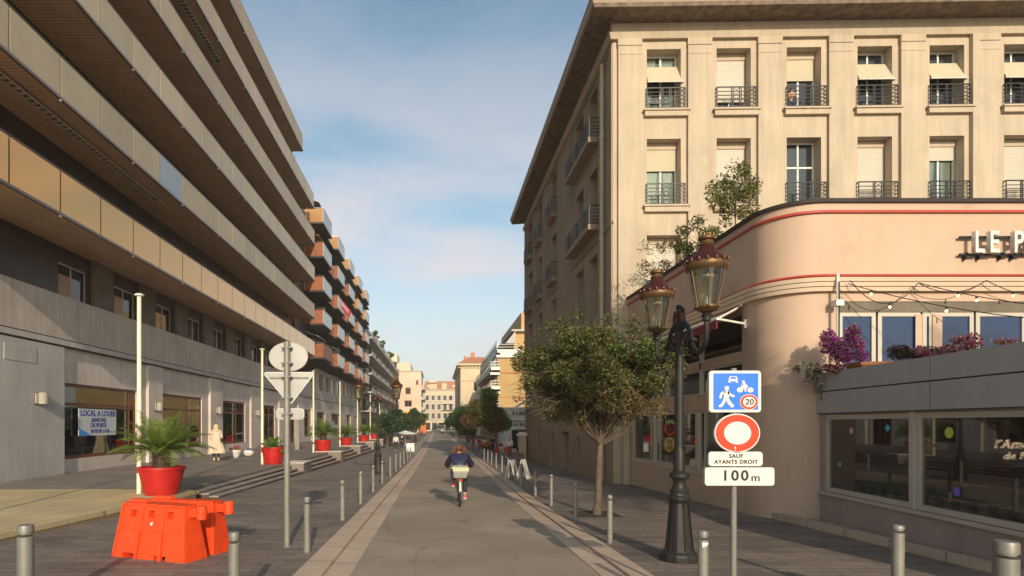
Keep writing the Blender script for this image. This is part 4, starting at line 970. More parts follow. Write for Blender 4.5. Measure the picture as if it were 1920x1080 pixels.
# maroon awning on the side wall
aw = thing('side_awning', 'folded maroon fabric awning with white arms above the side windows', 'awning', (6.7, 15.5, 4.3))
MB().hexa([(6.28, 13.1, 4.17), (6.28, 20.5, 4.17), (7.14, 20.5, 4.58), (7.14, 13.75, 4.58), (6.27, 13.1, 4.19), (6.27, 20.5, 4.19), (7.14, 20.5, 4.61), (7.14, 13.75, 4.61)]).build('canopy', 'moulding', aw)
MB().box(6.255, 6.275, 13.1, 20.5, 3.98, 4.19).build('valance', 'maroon', aw)
b = MB().tube([(6.26, 13.05, 4.19), (6.26, 20.55, 4.19)], .03, 7); b.tube([(6.28, 13.08, 4.19), (7.15, 13.55, 4.16)], .028, 7); b.tube([(6.28, 13.08, 4.2), (7.1, 13.7, 4.6)], .02, 6); b.ball((7.08, 13.6, 4.62), .05); b.box(7.1, 7.15, 13.5, 13.58, 4.06, 4.26)
b.build('arm', 'white_paint', aw)
# LE PA letters
ls = thing('roof_sign', 'raised white LE PA letters on dark rails on the peach front', 'sign', (14, 12.2, 5.6))
yb = 12.12
ex, ez = Vector((1, 0, 0)), Vector((0, 0, 1))
for s, x, w_ in (('L', 11.02, .68), ('E', 11.33, .68), ('P', 11.83, .68), ('A', 12.15, .7)):
    text('letter', s, .62, (x + .16, yb, 5.58), ex, ez, 'sign_white', ls, w_, ext=.05, off=.012)
b = MB().box(10.9, 14, 12.2, 12.25, 5.72, 5.76); b.box(10.9, 14, 12.2, 12.25, 5.36, 5.40)
for x in (11.02, 11.3, 11.75, 12.0, 12.5, 13.1): b.box(x, x + .05, 12.2, 12.3, 5.28, 5.42)
b.build('mounting_rail', 'black_iron', ls)
# lights on a string
sl = thing('string_lights', 'black cable with small glowing bulbs strung above the terrace', 'string lights', (10, 10.5, 4.3))
b = MB(); bulbs = []
def cable(a, c, sag, n=3):
    a = Vector(a); c = Vector(c); pts = [a.lerp(c, k / 12) - Vector((0, 0, sag * 4 * (k / 12) * (1 - k / 12))) for k in range(13)]
    b.tube(pts, .009, 5)
    for k in range(n): q = pts[int((k + .6) * 12 / n)]; bulbs.append(q)
cable((8.28, 12.05, 4.78), (8.28, 12.05, 2.95), 0, 0)
cable((8.42, 12.0, 4.72), (12.2, 9.4, 3.45), .25, 4)
cable((8.5, 12.05, 4.8), (9.9, 12.05, 4.75), .45, 1); cable((9.9, 12.05, 4.75), (11.3, 12.05, 4.8), .22, 1); cable((11.3, 12.05, 4.8), (13.5, 12.05, 4.75), .3, 2)
cable((9.9, 12.05, 4.75), (12.8, 10.0, 3.8), .2, 2)
b.build('cable', 'black_iron', sl)
for q in bulbs:
    o = MB().ball((q.x, q.y, q.z - .08), .024, 10, 1, 1, 1.2).build('bulb', 'bulb', sl, smooth=True); MB().tube([(q.x, q.y, q.z), (q.x, q.y, q.z - .05)], .02, 6).build('socket', 'black_iron', o)
tp = thing('terrace_post', 'thin white post carrying the cables at the left end of the terrace', 'post', (8.28, 12.1, 2.9))
b = MB().tube([(8.28, 12.1, 2.3), (8.28, 12.1, 4.95)], .03, 8); b.box(8.2, 8.36, 12.02, 12.18, 4.28, 4.4); b.build('post_shaft', 'white_paint', tp)
jb = thing('junction_box', 'small grey junction box on the wall at the end of the terrace parapet', 'junction box', (7.95, 12.15, 2.6))
MB().box(7.9, 8.02, 12.1, 12.24, 2.52, 2.72).build('box_body', 'steel', jb); MB().tube([(7.93, 12.1, 2.52), (7.93, 12.08, 2.35), (8.0, 12.08, 2.33), (8.01, 12.1, 2.5)], .008, 5).build('wire', 'black_iron', jb)
# ================================================================ BOLLARDS
def make_bollard(name, label, loc, r, h, m, cap, group, sx=1.0):
    t = thing(name, label, 'bollard', loc, group=group)
    MB().lathe((0, 0, -.03), [(r, 0), (r, h - .03 - cap)], 16, sx).build('post', m, t, smooth=True, world=False)
    MB().lathe((0, 0, h - cap - .035), [(r * .86, 0), (r * .86, .015), (r * 1.01, .018), (r * 1.01, cap - .01), (r * .93, cap + .01), (r * .3, cap + .02)], 16, sx).build('cap', m, t, smooth=True, world=False)
    MB().lathe((0, 0, -.01), [(r * 1.5, 0), (r * 1.45, .012), (r, .018)], 14, sx).build('base_ring', 'steel_dark', t, smooth=True, world=False)
    return t
GL = 'steel bollards along the left kerb'; GR = 'steel bollards along the right kerb'
ly = [5.8, 9.08, 12.5, 15.5, 18.6, 21.7, 25.5, 29.0, 32.6, 36.2, 40, 44, 48, 52, 56, 60, 64.5, 69, 74, 79, 84, 90, 96, 103, 110, 118, 126, 135, 145]
bl = None
for i, y in enumerate(ly):
    x = -2.0 if y < 40 else xl(y) - .88
    loc = (x, y, g(y) + .035)
    lab = f'{ORD[i]} steel bollard from the camera in the row along the left kerb'
    if bl is None: bl = make_bollard('bollard', lab, loc, .053, .88, 'steel', .07, GL)
    else: dup(bl, loc, label=lab)
ry = [9.87, 12.4, 15.0, 17.4, 20.4, 23.0, 25.7, 28.6, 32, 35.3, 38.6, 42, 46, 50, 54, 58, 63, 68, 74, 80, 87, 94, 102, 110]
br = make_bollard('bollard', 'bollard with a torn sticker standing left of the 100 m sign pole', (2.67, 5.87, g(5.87) + .035), .05, .88, 'steel', .05, GR)
MB().hexa([(-.03, -.0515, .70), (.02, -.0515, .72), (.02, -.048, .72), (-.03, -.048, .70), (-.035, -.0515, .75), (.03, -.0515, .75), (.03, -.048, .75), (-.035, -.048, .75)]).build('sticker', 'sign_white', br, world=False)
b2 = make_bollard('bollard', ORD[0] + ' steel bollard beyond the right lamp post in the row along the right kerb', (2.92, 9.87, g(9.87) + .035), .047, .83, 'steel', .05, GR)
for i, y in enumerate(ry[1:]):
    dup(b2, (max(2.93, xr(y) + .8) if y > 22 else 2.94, y, g(y) + .035), label=f'{ORD[i+1]} steel bollard beyond the right lamp post in the row along the right kerb')
make_bollard('wide_bollard', 'thick grooved steel bollard at the lower left corner of the picture', (-4.2, 6.0, g(6) + .035), .077, .92, 'steel', .08, 'thick grooved bollards')
make_bollard('wide_bollard', 'thick steel bollard with a white cap at the lower right corner of the picture', (5.05, 5.2, g(5.2) + .035), .092, .90, 'steel', .11, 'thick grooved bollards')
make_bollard('bollard', 'steel bollard on the pavement below the terrace windows, left of the thick white-capped one', (4.8, 6.1, g(6.1) + .035), .058, .90, 'steel', .04, GR)
# ================================================================ SIGNS
EX, EZ = Vector((1, 0, 0)), Vector((0, 0, 1))
def rrect(w, h, r, n=6):
    pts = []
    for cx, cy, a0 in ((w / 2 - r, h / 2 - r, 0), (-w / 2 + r, h / 2 - r, 90), (-w / 2 + r, -h / 2 + r, 180), (w / 2 - r, -h / 2 + r, 270)):
        for k in range(n + 1): a = R(a0 + 90 * k / n); pts.append((cx + r * math.cos(a), cy + r * math.sin(a)))
    return pts
def at(px, py, Y): return ((px - 818) / F * Y, CAMZ + (795 - py) / F * Y)
SY = 5.75
def pl(w, h, r, px, py, t, m, name, par, y=SY):
    x, z = at(px, py, SY); return MB().poly(rrect(w, h, r), (x, y, z), EX, EZ, t).build(name, m, par)
px0, _ = at(1381, 900, SY)
sgn = thing('road_sign', 'pole with blue shared-zone sign, red ring sign, SAUF AYANTS DROIT and 100 m plates', 'road sign', (px0, SY + .06, g(SY) + .035))
MB().tube([(px0, SY + .06, -.1), (px0, SY + .06, 2.4)], .030, 14).build('pole', 'steel', sgn, smooth=True)
MB().lathe((px0, SY + .06, -.08), [(.06, 0), (.05, .02), (.031, .025)], 14).build('pole_foot', 'steel_dark', sgn)
u = SY / F
bz = pl(97 * u, 78 * u, 6 * u, 1378.5, 734, .035, 'sign_white', 'blue_sign_board', sgn, SY + .0)
MB().poly(rrect(84 * u, 68 * u, 1.5 * u), (at(1379.5, 734, SY)[0], SY - .003, at(1379.5, 734, SY)[1]), EX, EZ, .004).build('blue_field', 'sign_blue', bz)
x0, z0 = at(1379.5, 734, SY)
def mk(pts, x, y, s=u): return [((px_ - 1379.5) * s, (734 - py_) * s) for px_, py_ in pts]
def px45(pts): return [(1310 + a / 4.5, 680 + c / 4.5) for a, c in pts]
def icon(parts, name, mm, yo):
    b = MB()
    for pts in parts: b.poly(mk(px45(pts), 0, 0), (x0, SY - yo, z0), EX, EZ, .002)
    return b.build(name, mm, bz)
def circ(cx, cy, r, n=16): return [(cx + r * math.cos(-2 * math.pi * k / n), cy + r * .84 * math.sin(-2 * math.pi * k / n)) for k in range(n)]
icon([circ(235, 214, 20), [(213, 235), (250, 235), (258, 255), (252, 305), (208, 305), (210, 262)], [(213, 236), (228, 246), (196, 272), (188, 305), (170, 300), (180, 258)], [(250, 236), (268, 262), (303, 278), (298, 294), (258, 280), (240, 256)],
      [(208, 303), (232, 303), (228, 325), (192, 376), (164, 374), (168, 362), (190, 345)], [(228, 303), (252, 303), (268, 328), (296, 362), (296, 374), (272, 378), (240, 340)]], 'walker_symbol', 'sign_white', .006)
icon([circ(346, 230, 26), circ(434, 231, 26), circ(375, 160, 12), [(362, 172), (385, 168), (415, 200), (405, 214), (385, 205), (365, 215)], [(352, 205), (362, 172), (372, 182), (362, 210)], [(370, 208), (400, 208), (398, 244), (385, 246), (384, 225), (365, 220)]], 'cyclist_symbol', 'sign_white', .006)
icon([[(262, 114), (316, 114), (325, 136), (328, 158), (248, 158), (252, 136)], [(250, 158), (266, 158), (266, 169), (250, 169)], [(310, 158), (327, 158), (327, 169), (310, 169)]], 'car_symbol', 'sign_white', .006)
icon([[(270, 120), (308, 120), (314, 136), (264, 136)], [(258, 144), (270, 144), (270, 150), (258, 150)], [(306, 144), (318, 144), (318, 150), (306, 150)]], 'car_detail', 'sign_blue', .0085)
icon([circ(422, 332, 78, 28)], 'speed_rim', 'sign_white', .0065); icon([circ(422, 332, 73, 28)], 'speed_ring', 'sign_red', .009); icon([circ(422, 332, 53, 28)], 'speed_field', 'sign_white', .0115)
xx, zz = at(1310 + 424 / 4.5, 680 + 333 / 4.5, SY)
text('lettering', '20', 15 * u, (xx, SY - .0145, zz), EX, EZ, 'black_ink', bz, 1.1, ext=.001, off=.0006)
x1, z1 = at(1382.5, 812, SY)
rd = MB().disc((x1, SY, z1), 36.5 * u, EX, EZ, 48, .03, 1.17).build('ring_sign_board', 'sign_white', sgn)
def dsc(r, yo, m, n): MB().disc((x1, SY - yo, z1), r * u, EX, EZ, 48, .002, 1.18).build(n, m, rd)
dsc(34.3, .003, 'sign_red', 'red_ring'); dsc(21.5, .006, 'sign_white', 'white_centre')
MB().poly([(0, 0), (.012, .004), (.008, .018), (.014, .032), (.004, .046), (-.002, .03), (.004, .016)], (at(1377, 845, SY)[0], SY - .006, at(1377, 845, SY)[1]), EX, EZ, .002).build('scratch', 'sign_white', rd)
p1 = pl(101 * u, 27 * u, 6 * u, 1379.5, 860.5, .03, 'sign_white', 'exemption_plate', sgn)
for s, py, sz in (('SAUF', 855.3, 8.6), ('AYANTS DROIT', 866.3, 8.6)):
    xx, zz = at(1380, py, SY); text('lettering', s, sz * u * 1.2, (xx, SY - .002, zz), EX, EZ, 'black_ink', p1, 1.02, ext=.002, off=.0011, space=1.12)
p2 = pl(130 * u, 34 * u, 5 * u, 1387, 893.5, .03, 'sign_white', 'distance_plate', sgn)
xx, zz = at(1378, 892.5, SY); text('lettering', '100', 27 * u, (xx, SY - .002, zz), EX, EZ, 'black_ink', p2, 1.08, ext=.002, off=.0028, space=1.25)
xx, zz = at(1416.5, 896, SY); text('lettering', 'm', 20 * u, (xx, SY - .002, zz), EX, EZ, 'black_ink', p2, 1.15, ext=.002, off=.0006)
b = MB()
for py in (708, 756, 790, 835, 860, 893): xx, zz = at(1381, py, SY); b.box(xx - .06, xx + .06, SY + .03, SY + .1, zz - .012, zz + .012)
b.each('bracket', 'steel_dark', sgn)
# left sign seen from behind
YL = 9.55; xL = (538 - 818) / F * YL
sb = thing('road_sign', 'grey pole carrying an oval, a triangular and a small plate seen from behind', 'road sign', (xL, YL, g(YL) + .035))
MB().tube([(xL, YL, -.15), (xL, YL, 3.19)], .05, 14).build('pole', 'steel', sb, smooth=True)
MB().lathe((xL, YL, g(YL) + .03), [(.09, 0), (.08, .02), (.051, .025)], 14).build('pole_foot', 'steel_dark', sb)
def aL(px, py): return at(px, py, YL)
v = YL / F
xx, zz = aL(538.5, 668)
o = MB().disc((xx, YL + .09, zz), 26.5 * v, EX, EZ, 44, -.02, 1.33).build('oval_plate', 'sign_back', sb)
rg = MB(); n = 44; pts = [(xx + 36 * v * math.cos(2 * math.pi * k / n), YL + .08, zz + 26.8 * v * math.sin(2 * math.pi * k / n)) for k in range(n + 1)]; rg.tube(pts, .011, 6, caps=False); rg.build('rim', 'alu', o)
T = [(491, 698), (588, 698), (542, 759)]
tp_ = [(aL(a, c)[0], aL(a, c)[1]) for a, c in T]; cx = sum(p[0] for p in tp_) / 3; cz = sum(p[1] for p in tp_) / 3
def rtri(pts, r):
    out_ = []
    for i in range(3):
        p = Vector(pts[i]); a = Vector(pts[i - 1]); c = Vector(pts[(i + 1) % 3]); d1 = (a - p).normalized() * r; d2 = (c - p).normalized() * r
        for k in range(5): t = k / 4; out_.append(tuple((p + d1) * (1 - t) ** 2 + p * 2 * t * (1 - t) + (p + d2) * t * t))
    return out_
tr = rtri([(p[0] - cx, p[1] - cz) for p in tp_], .06)
o = MB().poly(tr, (cx, YL + .09, cz), EX, EZ, -.02).build('triangle_plate', 'sign_back', sb)
MB().tube([(cx + p[0], YL + .08, cz + p[1]) for p in tr + [tr[0]]], .012, 6, caps=False).build('rim', 'sign_white', o)
MB().box(aL(503, 0)[0], aL(577, 0)[0], YL + .045, YL + .08, aL(0, 709)[1], aL(0, 706)[1]).build('stiffener', 'steel_dark', o)
xx, zz = aL(542, 776)
o = MB().poly(rrect(51 * v, 19 * v, 6 * v), (xx, YL + .09, zz), EX, EZ, -.02).build('small_plate', 'sign_back', sb)
q = rrect(51 * v, 19 * v, 6 * v); MB().tube([(xx + p[0], YL + .08, zz + p[1]) for p in q + [q[0]]], .010, 6, caps=False).build('rim', 'sign_white', o)
b = MB()
for py in (652, 681, 707, 746, 776): xx, zz = aL(538, py); b.box(xx - .085, xx + .085, YL - .056, YL - .035, zz - .010, zz + .010); b.box(xx - .085, xx - .05, YL - .05, YL + .085, zz - .010, zz + .010); b.box(xx + .05, xx + .085, YL - .05, YL + .085, zz - .010, zz + .010)
for py in (798, 838): xx, zz = aL(538, py); b.lathe((xx, YL, zz), [(.054, 0), (.054, .03)], 12)
b.each('clamp', 'steel_dark', sb)
# ================================================================ LAMP POSTS
def make_lamp(label, loc, rz, span):
    t = thing('street_lamp', label, 'street lamp', loc, rz, group='double lantern street lamps')
    k = dict(world=False, smooth=True)
    MB().lathe((0, 0, -.02), [(.27, 0), (.27, .10), (.25, .14), (.215, .17), (.20, .20), (.175, .42), (.145, .72), (.13, .86), (.155, .90), (.16, .94), (.13, .97), (.12, 1.03)], 12).build('base', 'lamp_iron', t, world=False, bevel=.006)
    MB().lathe((0, 0, .96), [(.12, 0), (.13, .05), (.10, .09), (.08, .16), (.10, .22), (.135, .25), (.135, .30), (.08, .34), (.076, .60), (.064, .64), (.058, .70), (.062, 1.2), (.060, 1.9), (.05, 2.2), (.065, 2.28), (.065, 2.33), (.045, 2.38), (.075, 2.42), (.075, 2.46), (.035, 2.5)], 14).build('shaft', 'lamp_iron', t, **k)
    b = MB()
    for kk in range(8):
        a = 2 * math.pi * kk / 8; c, s = math.cos(a), math.sin(a)
        b.tube([(c * .205, s * .205, .16), (c * .15, s * .15, .70), (c * .14, s * .14, .84)], .009, 4)
    b.build('fluting', 'lamp_iron', t, **k)
    # scrolled crown between the arms
    b = MB()
    for sy in (-1, 1):
        pts = []
        for q in range(19): a = R(-90 + q * 20); rr = .13 * (1 - q / 40); pts.append((0, sy * (.13 - rr * math.cos(a) * .6), 3.45 + rr * math.sin(a) * 1.7))
        b.tube(pts, .022, 6)
    b.tube([(0, 0, 3.0), (0, 0, 3.62)], .03, 8); b.ball((0, 0, 3.66), .05, 8)
    b.build('scroll_crest', 'lamp_iron', t, **k)
    b = MB(); b.tube([(.0, .11 * math.cos(a), 3.46 + .17 * math.sin(a)) for a in [2 * math.pi * q / 20 for q in range(21)]], .018, 6, caps=False); b.build('red_ring', 'red_trim', t, **k)
    for sy in (-1, 1):
        pts = [(0, sy * .06, 3.42), (0, sy * .22, 3.40), (0, sy * .38, 3.22), (0, sy * .46, 3.04), (0, sy * .62, 2.94), (0, sy * (span - .1), 2.98), (0, sy * span, 3.10), (0, sy * span, 3.42)]
        pts2 = []
        for i in range(len(pts) - 1):
            for q in range(4):
                t_ = q / 4; p0 = Vector(pts[max(i - 1, 0)]); p1 = Vector(pts[i]); p2_ = Vector(pts[i + 1]); p3 = Vector(pts[min(i + 2, len(pts) - 1)])
                pts2.append(.5 * ((2 * p1) + (-p0 + p2_) * t_ + (2 * p0 - 5 * p1 + 4 * p2_ - p3) * t_ ** 2 + (-p0 + 3 * p1 - 3 * p2_ + p3) * t_ ** 3))
        pts2.append(Vector(pts[-1]))
        b = MB().tube(pts2, .032, 8)
        b.tube([(0, sy * (.20 + .13 * math.cos(a) * (1 - q / 40)), 3.16 + .13 * math.sin(a) * (1 - q / 40)) for q, a in [(q, R(q * 22)) for q in range(19)]], .018, 6)
        for q in range(6): a = R(q * 60); b.ball((.04 * math.cos(a), sy * .42 + .05 * math.sin(a), 3.13), .035, 6)
        b.ball((0, sy * .50, 2.98), .05, 8); b.ball((0, sy * .08, 3.38), .07, 8)
        b.lathe((0, sy * span, 3.30), [(.03, 0), (.055, .03), (.05, .06), (.07, .10), (.035, .13)], 10)
        arm = b.build('arm', 'lamp_iron', t, **k)
        c0 = (0, sy * span, 3.44)
        ln = MB().lathe(c0, [(.04, -.02), (.12, .02), (.145, .05), (.145, .075), (.13, .08)], 12)
        for kk in range(6):
            a = 2 * math.pi * kk / 6 + .26; c, s = math.cos(a), math.sin(a)
            ln.tube([(c * .135, sy * span + s * .135, 3.51), (c * .228, sy * span + s * .228, 3.97)], .0095, 5); ln.ball((c * .15, sy * span + s * .15, 3.495), .022, 6)
        lan = ln.build('lantern', 'gold', t, **k)
        MB().lathe(c0, [(.13, .07), (.222, .53)], 24).build('glass', 'lantern_glass', lan, **k)
        MB().lathe(c0, [(.05, .06), (.05, .16), (.03, .2)], 10).ball((0, sy * span, 3.90), .10, 10, 1, 1, .5).build('lamp_bowl', 'sign_back', lan, **k)
        MB().lathe(c0, [(.235, .525), (.265, .56), (.272, .60), (.262, .63), (.20, .64)], 28).build('gold_band', 'gold', lan, **k)
        MB().lathe(c0, [(.255, .63), (.235, .67), (.19, .72), (.13, .78), (.10, .84), (.085, .86)], 28).build('copper_roof', 'copper_red', lan, **k)
        b = MB()
        for kk in range(16): a = 2 * math.pi * kk / 16; b.ball((.262 * math.cos(a), sy * span + .262 * math.sin(a), 4.085), .026, 6, 1, 1, 1.3)
        b.build('beading', 'copper_red', lan, **k)
        b = MB().lathe(c0, [(.085, .85), (.10, .87), (.085, .89), (.075, .92), (.105, .94), (.10, .97), (.07, .99), (.04, 1.0)], 14)
        for kk in range(8): a = 2 * math.pi * kk / 8; b.ball((.085 * math.cos(a), sy * span + .085 * math.sin(a), 4.425), .022, 6, 1, 1, 1.5)
        b.build('finial', 'gold', lan, **k)
    return t
lp = make_lamp('ornate double-lantern lamp post beside the 100 m sign on the right pavement', (3.52, 8.5, g(8.5) + .035), 0, .86)
dup(lp, (-2.66, 26.7, g(26.7) + .035), R(90), 'ornate double-lantern lamp post beyond the planters on the left pavement')
dup(lp, (-3.2, 90, g(90) + .035), R(90), 'small distant double-lantern lamp post in front of the cream house')
# ================================================================ FLAGPOLES, PLANTERS
def make_pole(label, loc):
    t = thing('flagpole', label, 'flagpole', loc, group='cream flagpoles along the plaza edge')
    MB().lathe((0, 0, 0), [(.065, 0), (.062, 2.6), (.058, 2.61), (.055, 5.3)], 12).build('shaft', 'pole_paint', t, True, False)
    MB().lathe((0, 0, 5.3), [(.05, 0), (.12, .02), (.13, .05), (.08, .08), (.02, .09)], 12).build('cap', 'white_paint', t, True, False)
    b = MB().lathe((0, 0, .55), [(.068, 0), (.068, .14)], 12); b.box(-.1, -.06, -.02, .02, .9, 1.0); b.build('rust_patch', 'rust', t, True, False)
    return t
fy = [15.8, 27.3, 38.4, 48.6, 59, 69.8, 80.6]
fp = make_pole('flagpole standing behind the first red planter, nearest the camera', (-8.0, 15.8, -.02))
dup(fp, (-8.25, 4.3, .08), label='flagpole on the tan plaza beside the camera, left of the picture')
for i, y in enumerate(fy[1:]): dup(fp, (-8.1 + .06 * i, y, -.02), label=f'{ORD[i+1]} flagpole from the camera along the plaza edge')
def fronds(n, L, seed, up=.6, leaf=.30, lw=.011, nl=24, spread=1.0):
    rnd = random.Random(seed); b = MB()
    for i in range(n):
        az = 2.399963 * i + rnd.uniform(-.2, .2); f = i / n
        el = R(78 - 78 * f ** .8 + rnd.uniform(-7, 7)) * up / .6; ll = L * rnd.uniform(.82, 1.1) * (1 - .15 * (1 - f))
        d = Vector((math.cos(az), math.sin(az), 0)); side = Vector((-math.sin(az), math.cos(az), 0))
        pts = []; p = Vector((0, 0, 0)) + d * .08; a = min(el, R(80)); seg = ll / 10
        for k in range(11): pts.append(p.copy()); p = p + (d * math.cos(a) + Vector((0, 0, 1)) * math.sin(a)) * seg; a -= R(3.2 + 2.2 * f) * (.5 + .09 * k)
        b.tube(pts, [.013 - .001 * k for k in range(11)], 4, caps=False)
        for k in range(nl):
            t = (k + 2) / (nl + 2) * 10; j = min(int(t), 9); q = pts[j].lerp(pts[j + 1], t - j); tg = (pts[j + 1] - pts[j]).normalized(); nrm = side.cross(tg).normalized()
            if nrm.z < 0: nrm = -nrm
            le = leaf * math.sin(math.pi * (.15 + .8 * k / nl)) * rnd.uniform(.85, 1.1)
            for s in (-1, 1):
                dr = (side * s * .85 + tg * .55 + nrm * .28 + Vector((0, 0, rnd.uniform(-.12, .06)))).normalized(); w = tg * lw
                m_ = q + dr * le * .5 + Vector((0, 0, .01)); e = q + dr * le
                b.add([q - w * .5, q + w * .5, m_ + w, e, m_ - w], [(0, 1, 2, 3, 4)])
    return b
def make_planter(label, loc, kind, scale=1.0, rt=.58, rb=.42, h=.74):
    t = thing('potted_palm', label, 'potted palm', loc, group='palms in red pots along the plaza')
    MB().lathe((0, 0, 0), [(rb * .96, 0), (rb, .02), (rb * 1.03, .06), (rt * .985, h - .07), (rt * 1.03, h - .06), (rt * 1.03, h), (rt * .95, h), (rt * .93, h - .09), (.01, h - .1)], 36).build('pot', 'red_pot', t, True, False)
    MB().lathe((0, 0, h - .1), [(rt * .93, 0), (rt * .8, .02), (.02, .03)], 20).build('soil', 'soil', t, True, False)
    if kind == 'palm':
        hh = .52; b = MB().lathe((0, 0, h - .1), [(.19, 0), (.20, .15), (.21, .35), (.16, hh), (.05, hh + .06)], 14); rnd = random.Random(5)
        for i in range(150):
            a = 2.4 * i; z = h - .07 + hh * (i / 150); rr = .19; c, s = math.cos(a), math.sin(a); l = rnd.uniform(.05, .1)
            b.add([(c * rr - s * .02, s * rr + c * .02, z), (c * rr + s * .02, s * rr - c * .02, z), (c * (rr + l), s * (rr + l), z + .05), (c * rr, s * rr, z + .05)], [(0, 1, 2), (0, 2, 3), (1, 2, 3)])
        b.build('trunk', 'palm_bark', t, False, False)
        f = fronds(54, 1.30, 11)
        f.v = [(x, y, z + h - .1 + hh) for x, y, z in f.v]; f.build('fronds', 'leaf_palm', t, False, False, norm=False)
    else:
        f = fronds(20, .72, 4, .75, .24, .022, 12)
        f.v = [(x, y, z + h - .08) for x, y, z in f.v]; f.build('fronds', 'leaf_bright', t, False, False, norm=False)
    return t
p0 = make_planter('largest red pot with a spreading palm, standing behind the orange barrier', (-7.30, 15.6, -.02), 'palm')
p1_ = make_planter('red pot with a short bushy plant beside the second flagpole', (-7.62, 27.4, -.02), 'bush', 1, .53, .40, .80)
p0b = dup(p0, (-7.55, 39.2, .05), 1.1, label='second palm in a red pot from the camera, on a grey plinth'); p0b.scale = (.95, .95, .98)
for y, x, l in ((49.5, -7.6, 'third'), (60, -7.4, 'fourth'), (70, -7.4, 'fifth'), (77, -7.1, 'sixth')):
    q = dup(p0, (x, y, .05), y, label=f'{l} palm in a red pot from the camera, far along the plaza steps'); q.scale = (.9, .9, .86)
def plinth(label, loc, w, d, h):
    t = thing('plinth', label, 'plinth', loc, group='grey stone plinths across the steps')
    MB().box(-w / 2, w / 2, -d / 2, d / 2, -h, 0).build('block', 'steel_dark' if 0 else 'pave_plaza', t, world=False); MB().box(-w / 2 - .03, w / 2 + .03, -d / 2 - .03, d / 2 + .03, 0, .05).build('slab', 'render_light', t, world=False, bevel=.008)
    return t
plinth('low grey plinth between the two stair flights under the bushy red pot', (-7.0, 28.6, -.02), 1.45, 1.6, 1.1)
plinth('grey plinth under the second palm pot', (-7.1, 39.3, -.0), 1.7, 1.5, 1.4)
for y, l in ((49.5, 'third'), (60, 'fourth'), (70, 'fifth'), (77, 'sixth')): plinth(f'grey plinth under the {l} palm pot', (-7.1, y, 0), 1.6, 1.5, 1.6)
# ================================================================ WATER BARRIERS
def make_barrier(label, loc, rz):
    t = thing('traffic_barrier', label, 'barrier', loc, rz, group='orange plastic water-filled barriers')
    L0, L1 = 1.40, 1.20; D0, D1 = .44, .20; H0, H1 = .0, .80
    def F_(s):
        def P(u, z, d):       # slanted long face; s=-1 front, +1 back
            f = z / H1; return (-.5 * (L0 + (L1 - L0) * f) * (1 - 2 * u), s * ((D0 + (D1 - D0) * f) / 2 - d), z)
        return P
    b = MB()
    feet = [(.14, .30, 0, .07, .2), (.58, .74, 0, .07, .2)]
    holes = [(.16, .25, .60, .70, .09), (.44, .53, .60, .70, .09), (.73, .82, .60, .70, .09)]
    for s in (-1, 1): b.grid(F_(s), 0, 1, 0, H1, feet + holes, back=True)
    A, B_ = F_(-1), F_(1)
    b.quad(A(0, 0, 0), A(0, H1, 0), B_(0, H1, 0), B_(0, 0, 0)); b.quad(A(1, 0, 0), A(1, H1, 0), B_(1, H1, 0), B_(1, 0, 0)); b.quad(A(0, H1, 0), A(1, H1, 0), B_(1, H1, 0), B_(0, H1, 0))
    body = b.build('body', 'orange_plastic', t, world=False)
    b = MB()
    for s in (-1, 1):
        P = F_(s)
        for u_ in (.0, .335, .665, .975): b.pbox(P, u_, u_ + .022, .02, .78, -.02, .02)
        b.pbox(P, 0, 1, .40, .425, -.014, .02); b.pbox(P, 0, 1, .765, .80, -.018, .02)
        b.pbox(P, .335, .36, 0, .42, -.045, .02); b.pbox(P, .66, .69, 0, .42, -.045, .02)
    b.build('rib', 'orange_plastic', t, world=False, bevel=.006)
    b = MB().box(.56, .80, -.06, .06, .63, .76); b.lathe((.80, 0, .60), [(.075, 0), (.075, .18), (.06, .2)], 14); b.build('connector', 'orange_plastic', t, world=False, bevel=.01)
    b = MB().hexa([(-.55, -.07, .80), (-.2, -.07, .80), (-.2, .07, .80), (-.55, .07, .80), (-.52, -.05, .85), (-.23, -.05, .85), (-.23, .05, .85), (-.52, .05, .85)]); b.build('filler_cap', 'orange_plastic', t, world=False, bevel=.01)
    return t
ba = make_barrier('front orange plastic barrier with three square holes, nearest the camera', (-4.13, 8.75, g(8.7) + .035), R(-21))
MB().poly([(0, 0), (.05, .03), (.05, -.02), (.02, -.03)], (-.02, -.155, .52), (1, 0, 0), (0, .22, .98), .002).build('white_sticker', 'sign_white', ba, world=False)
dup(ba, (-3.98, 9.27, g(9.2) + .035), R(-15), 'rear orange plastic barrier with its connector lug sticking out to the right')
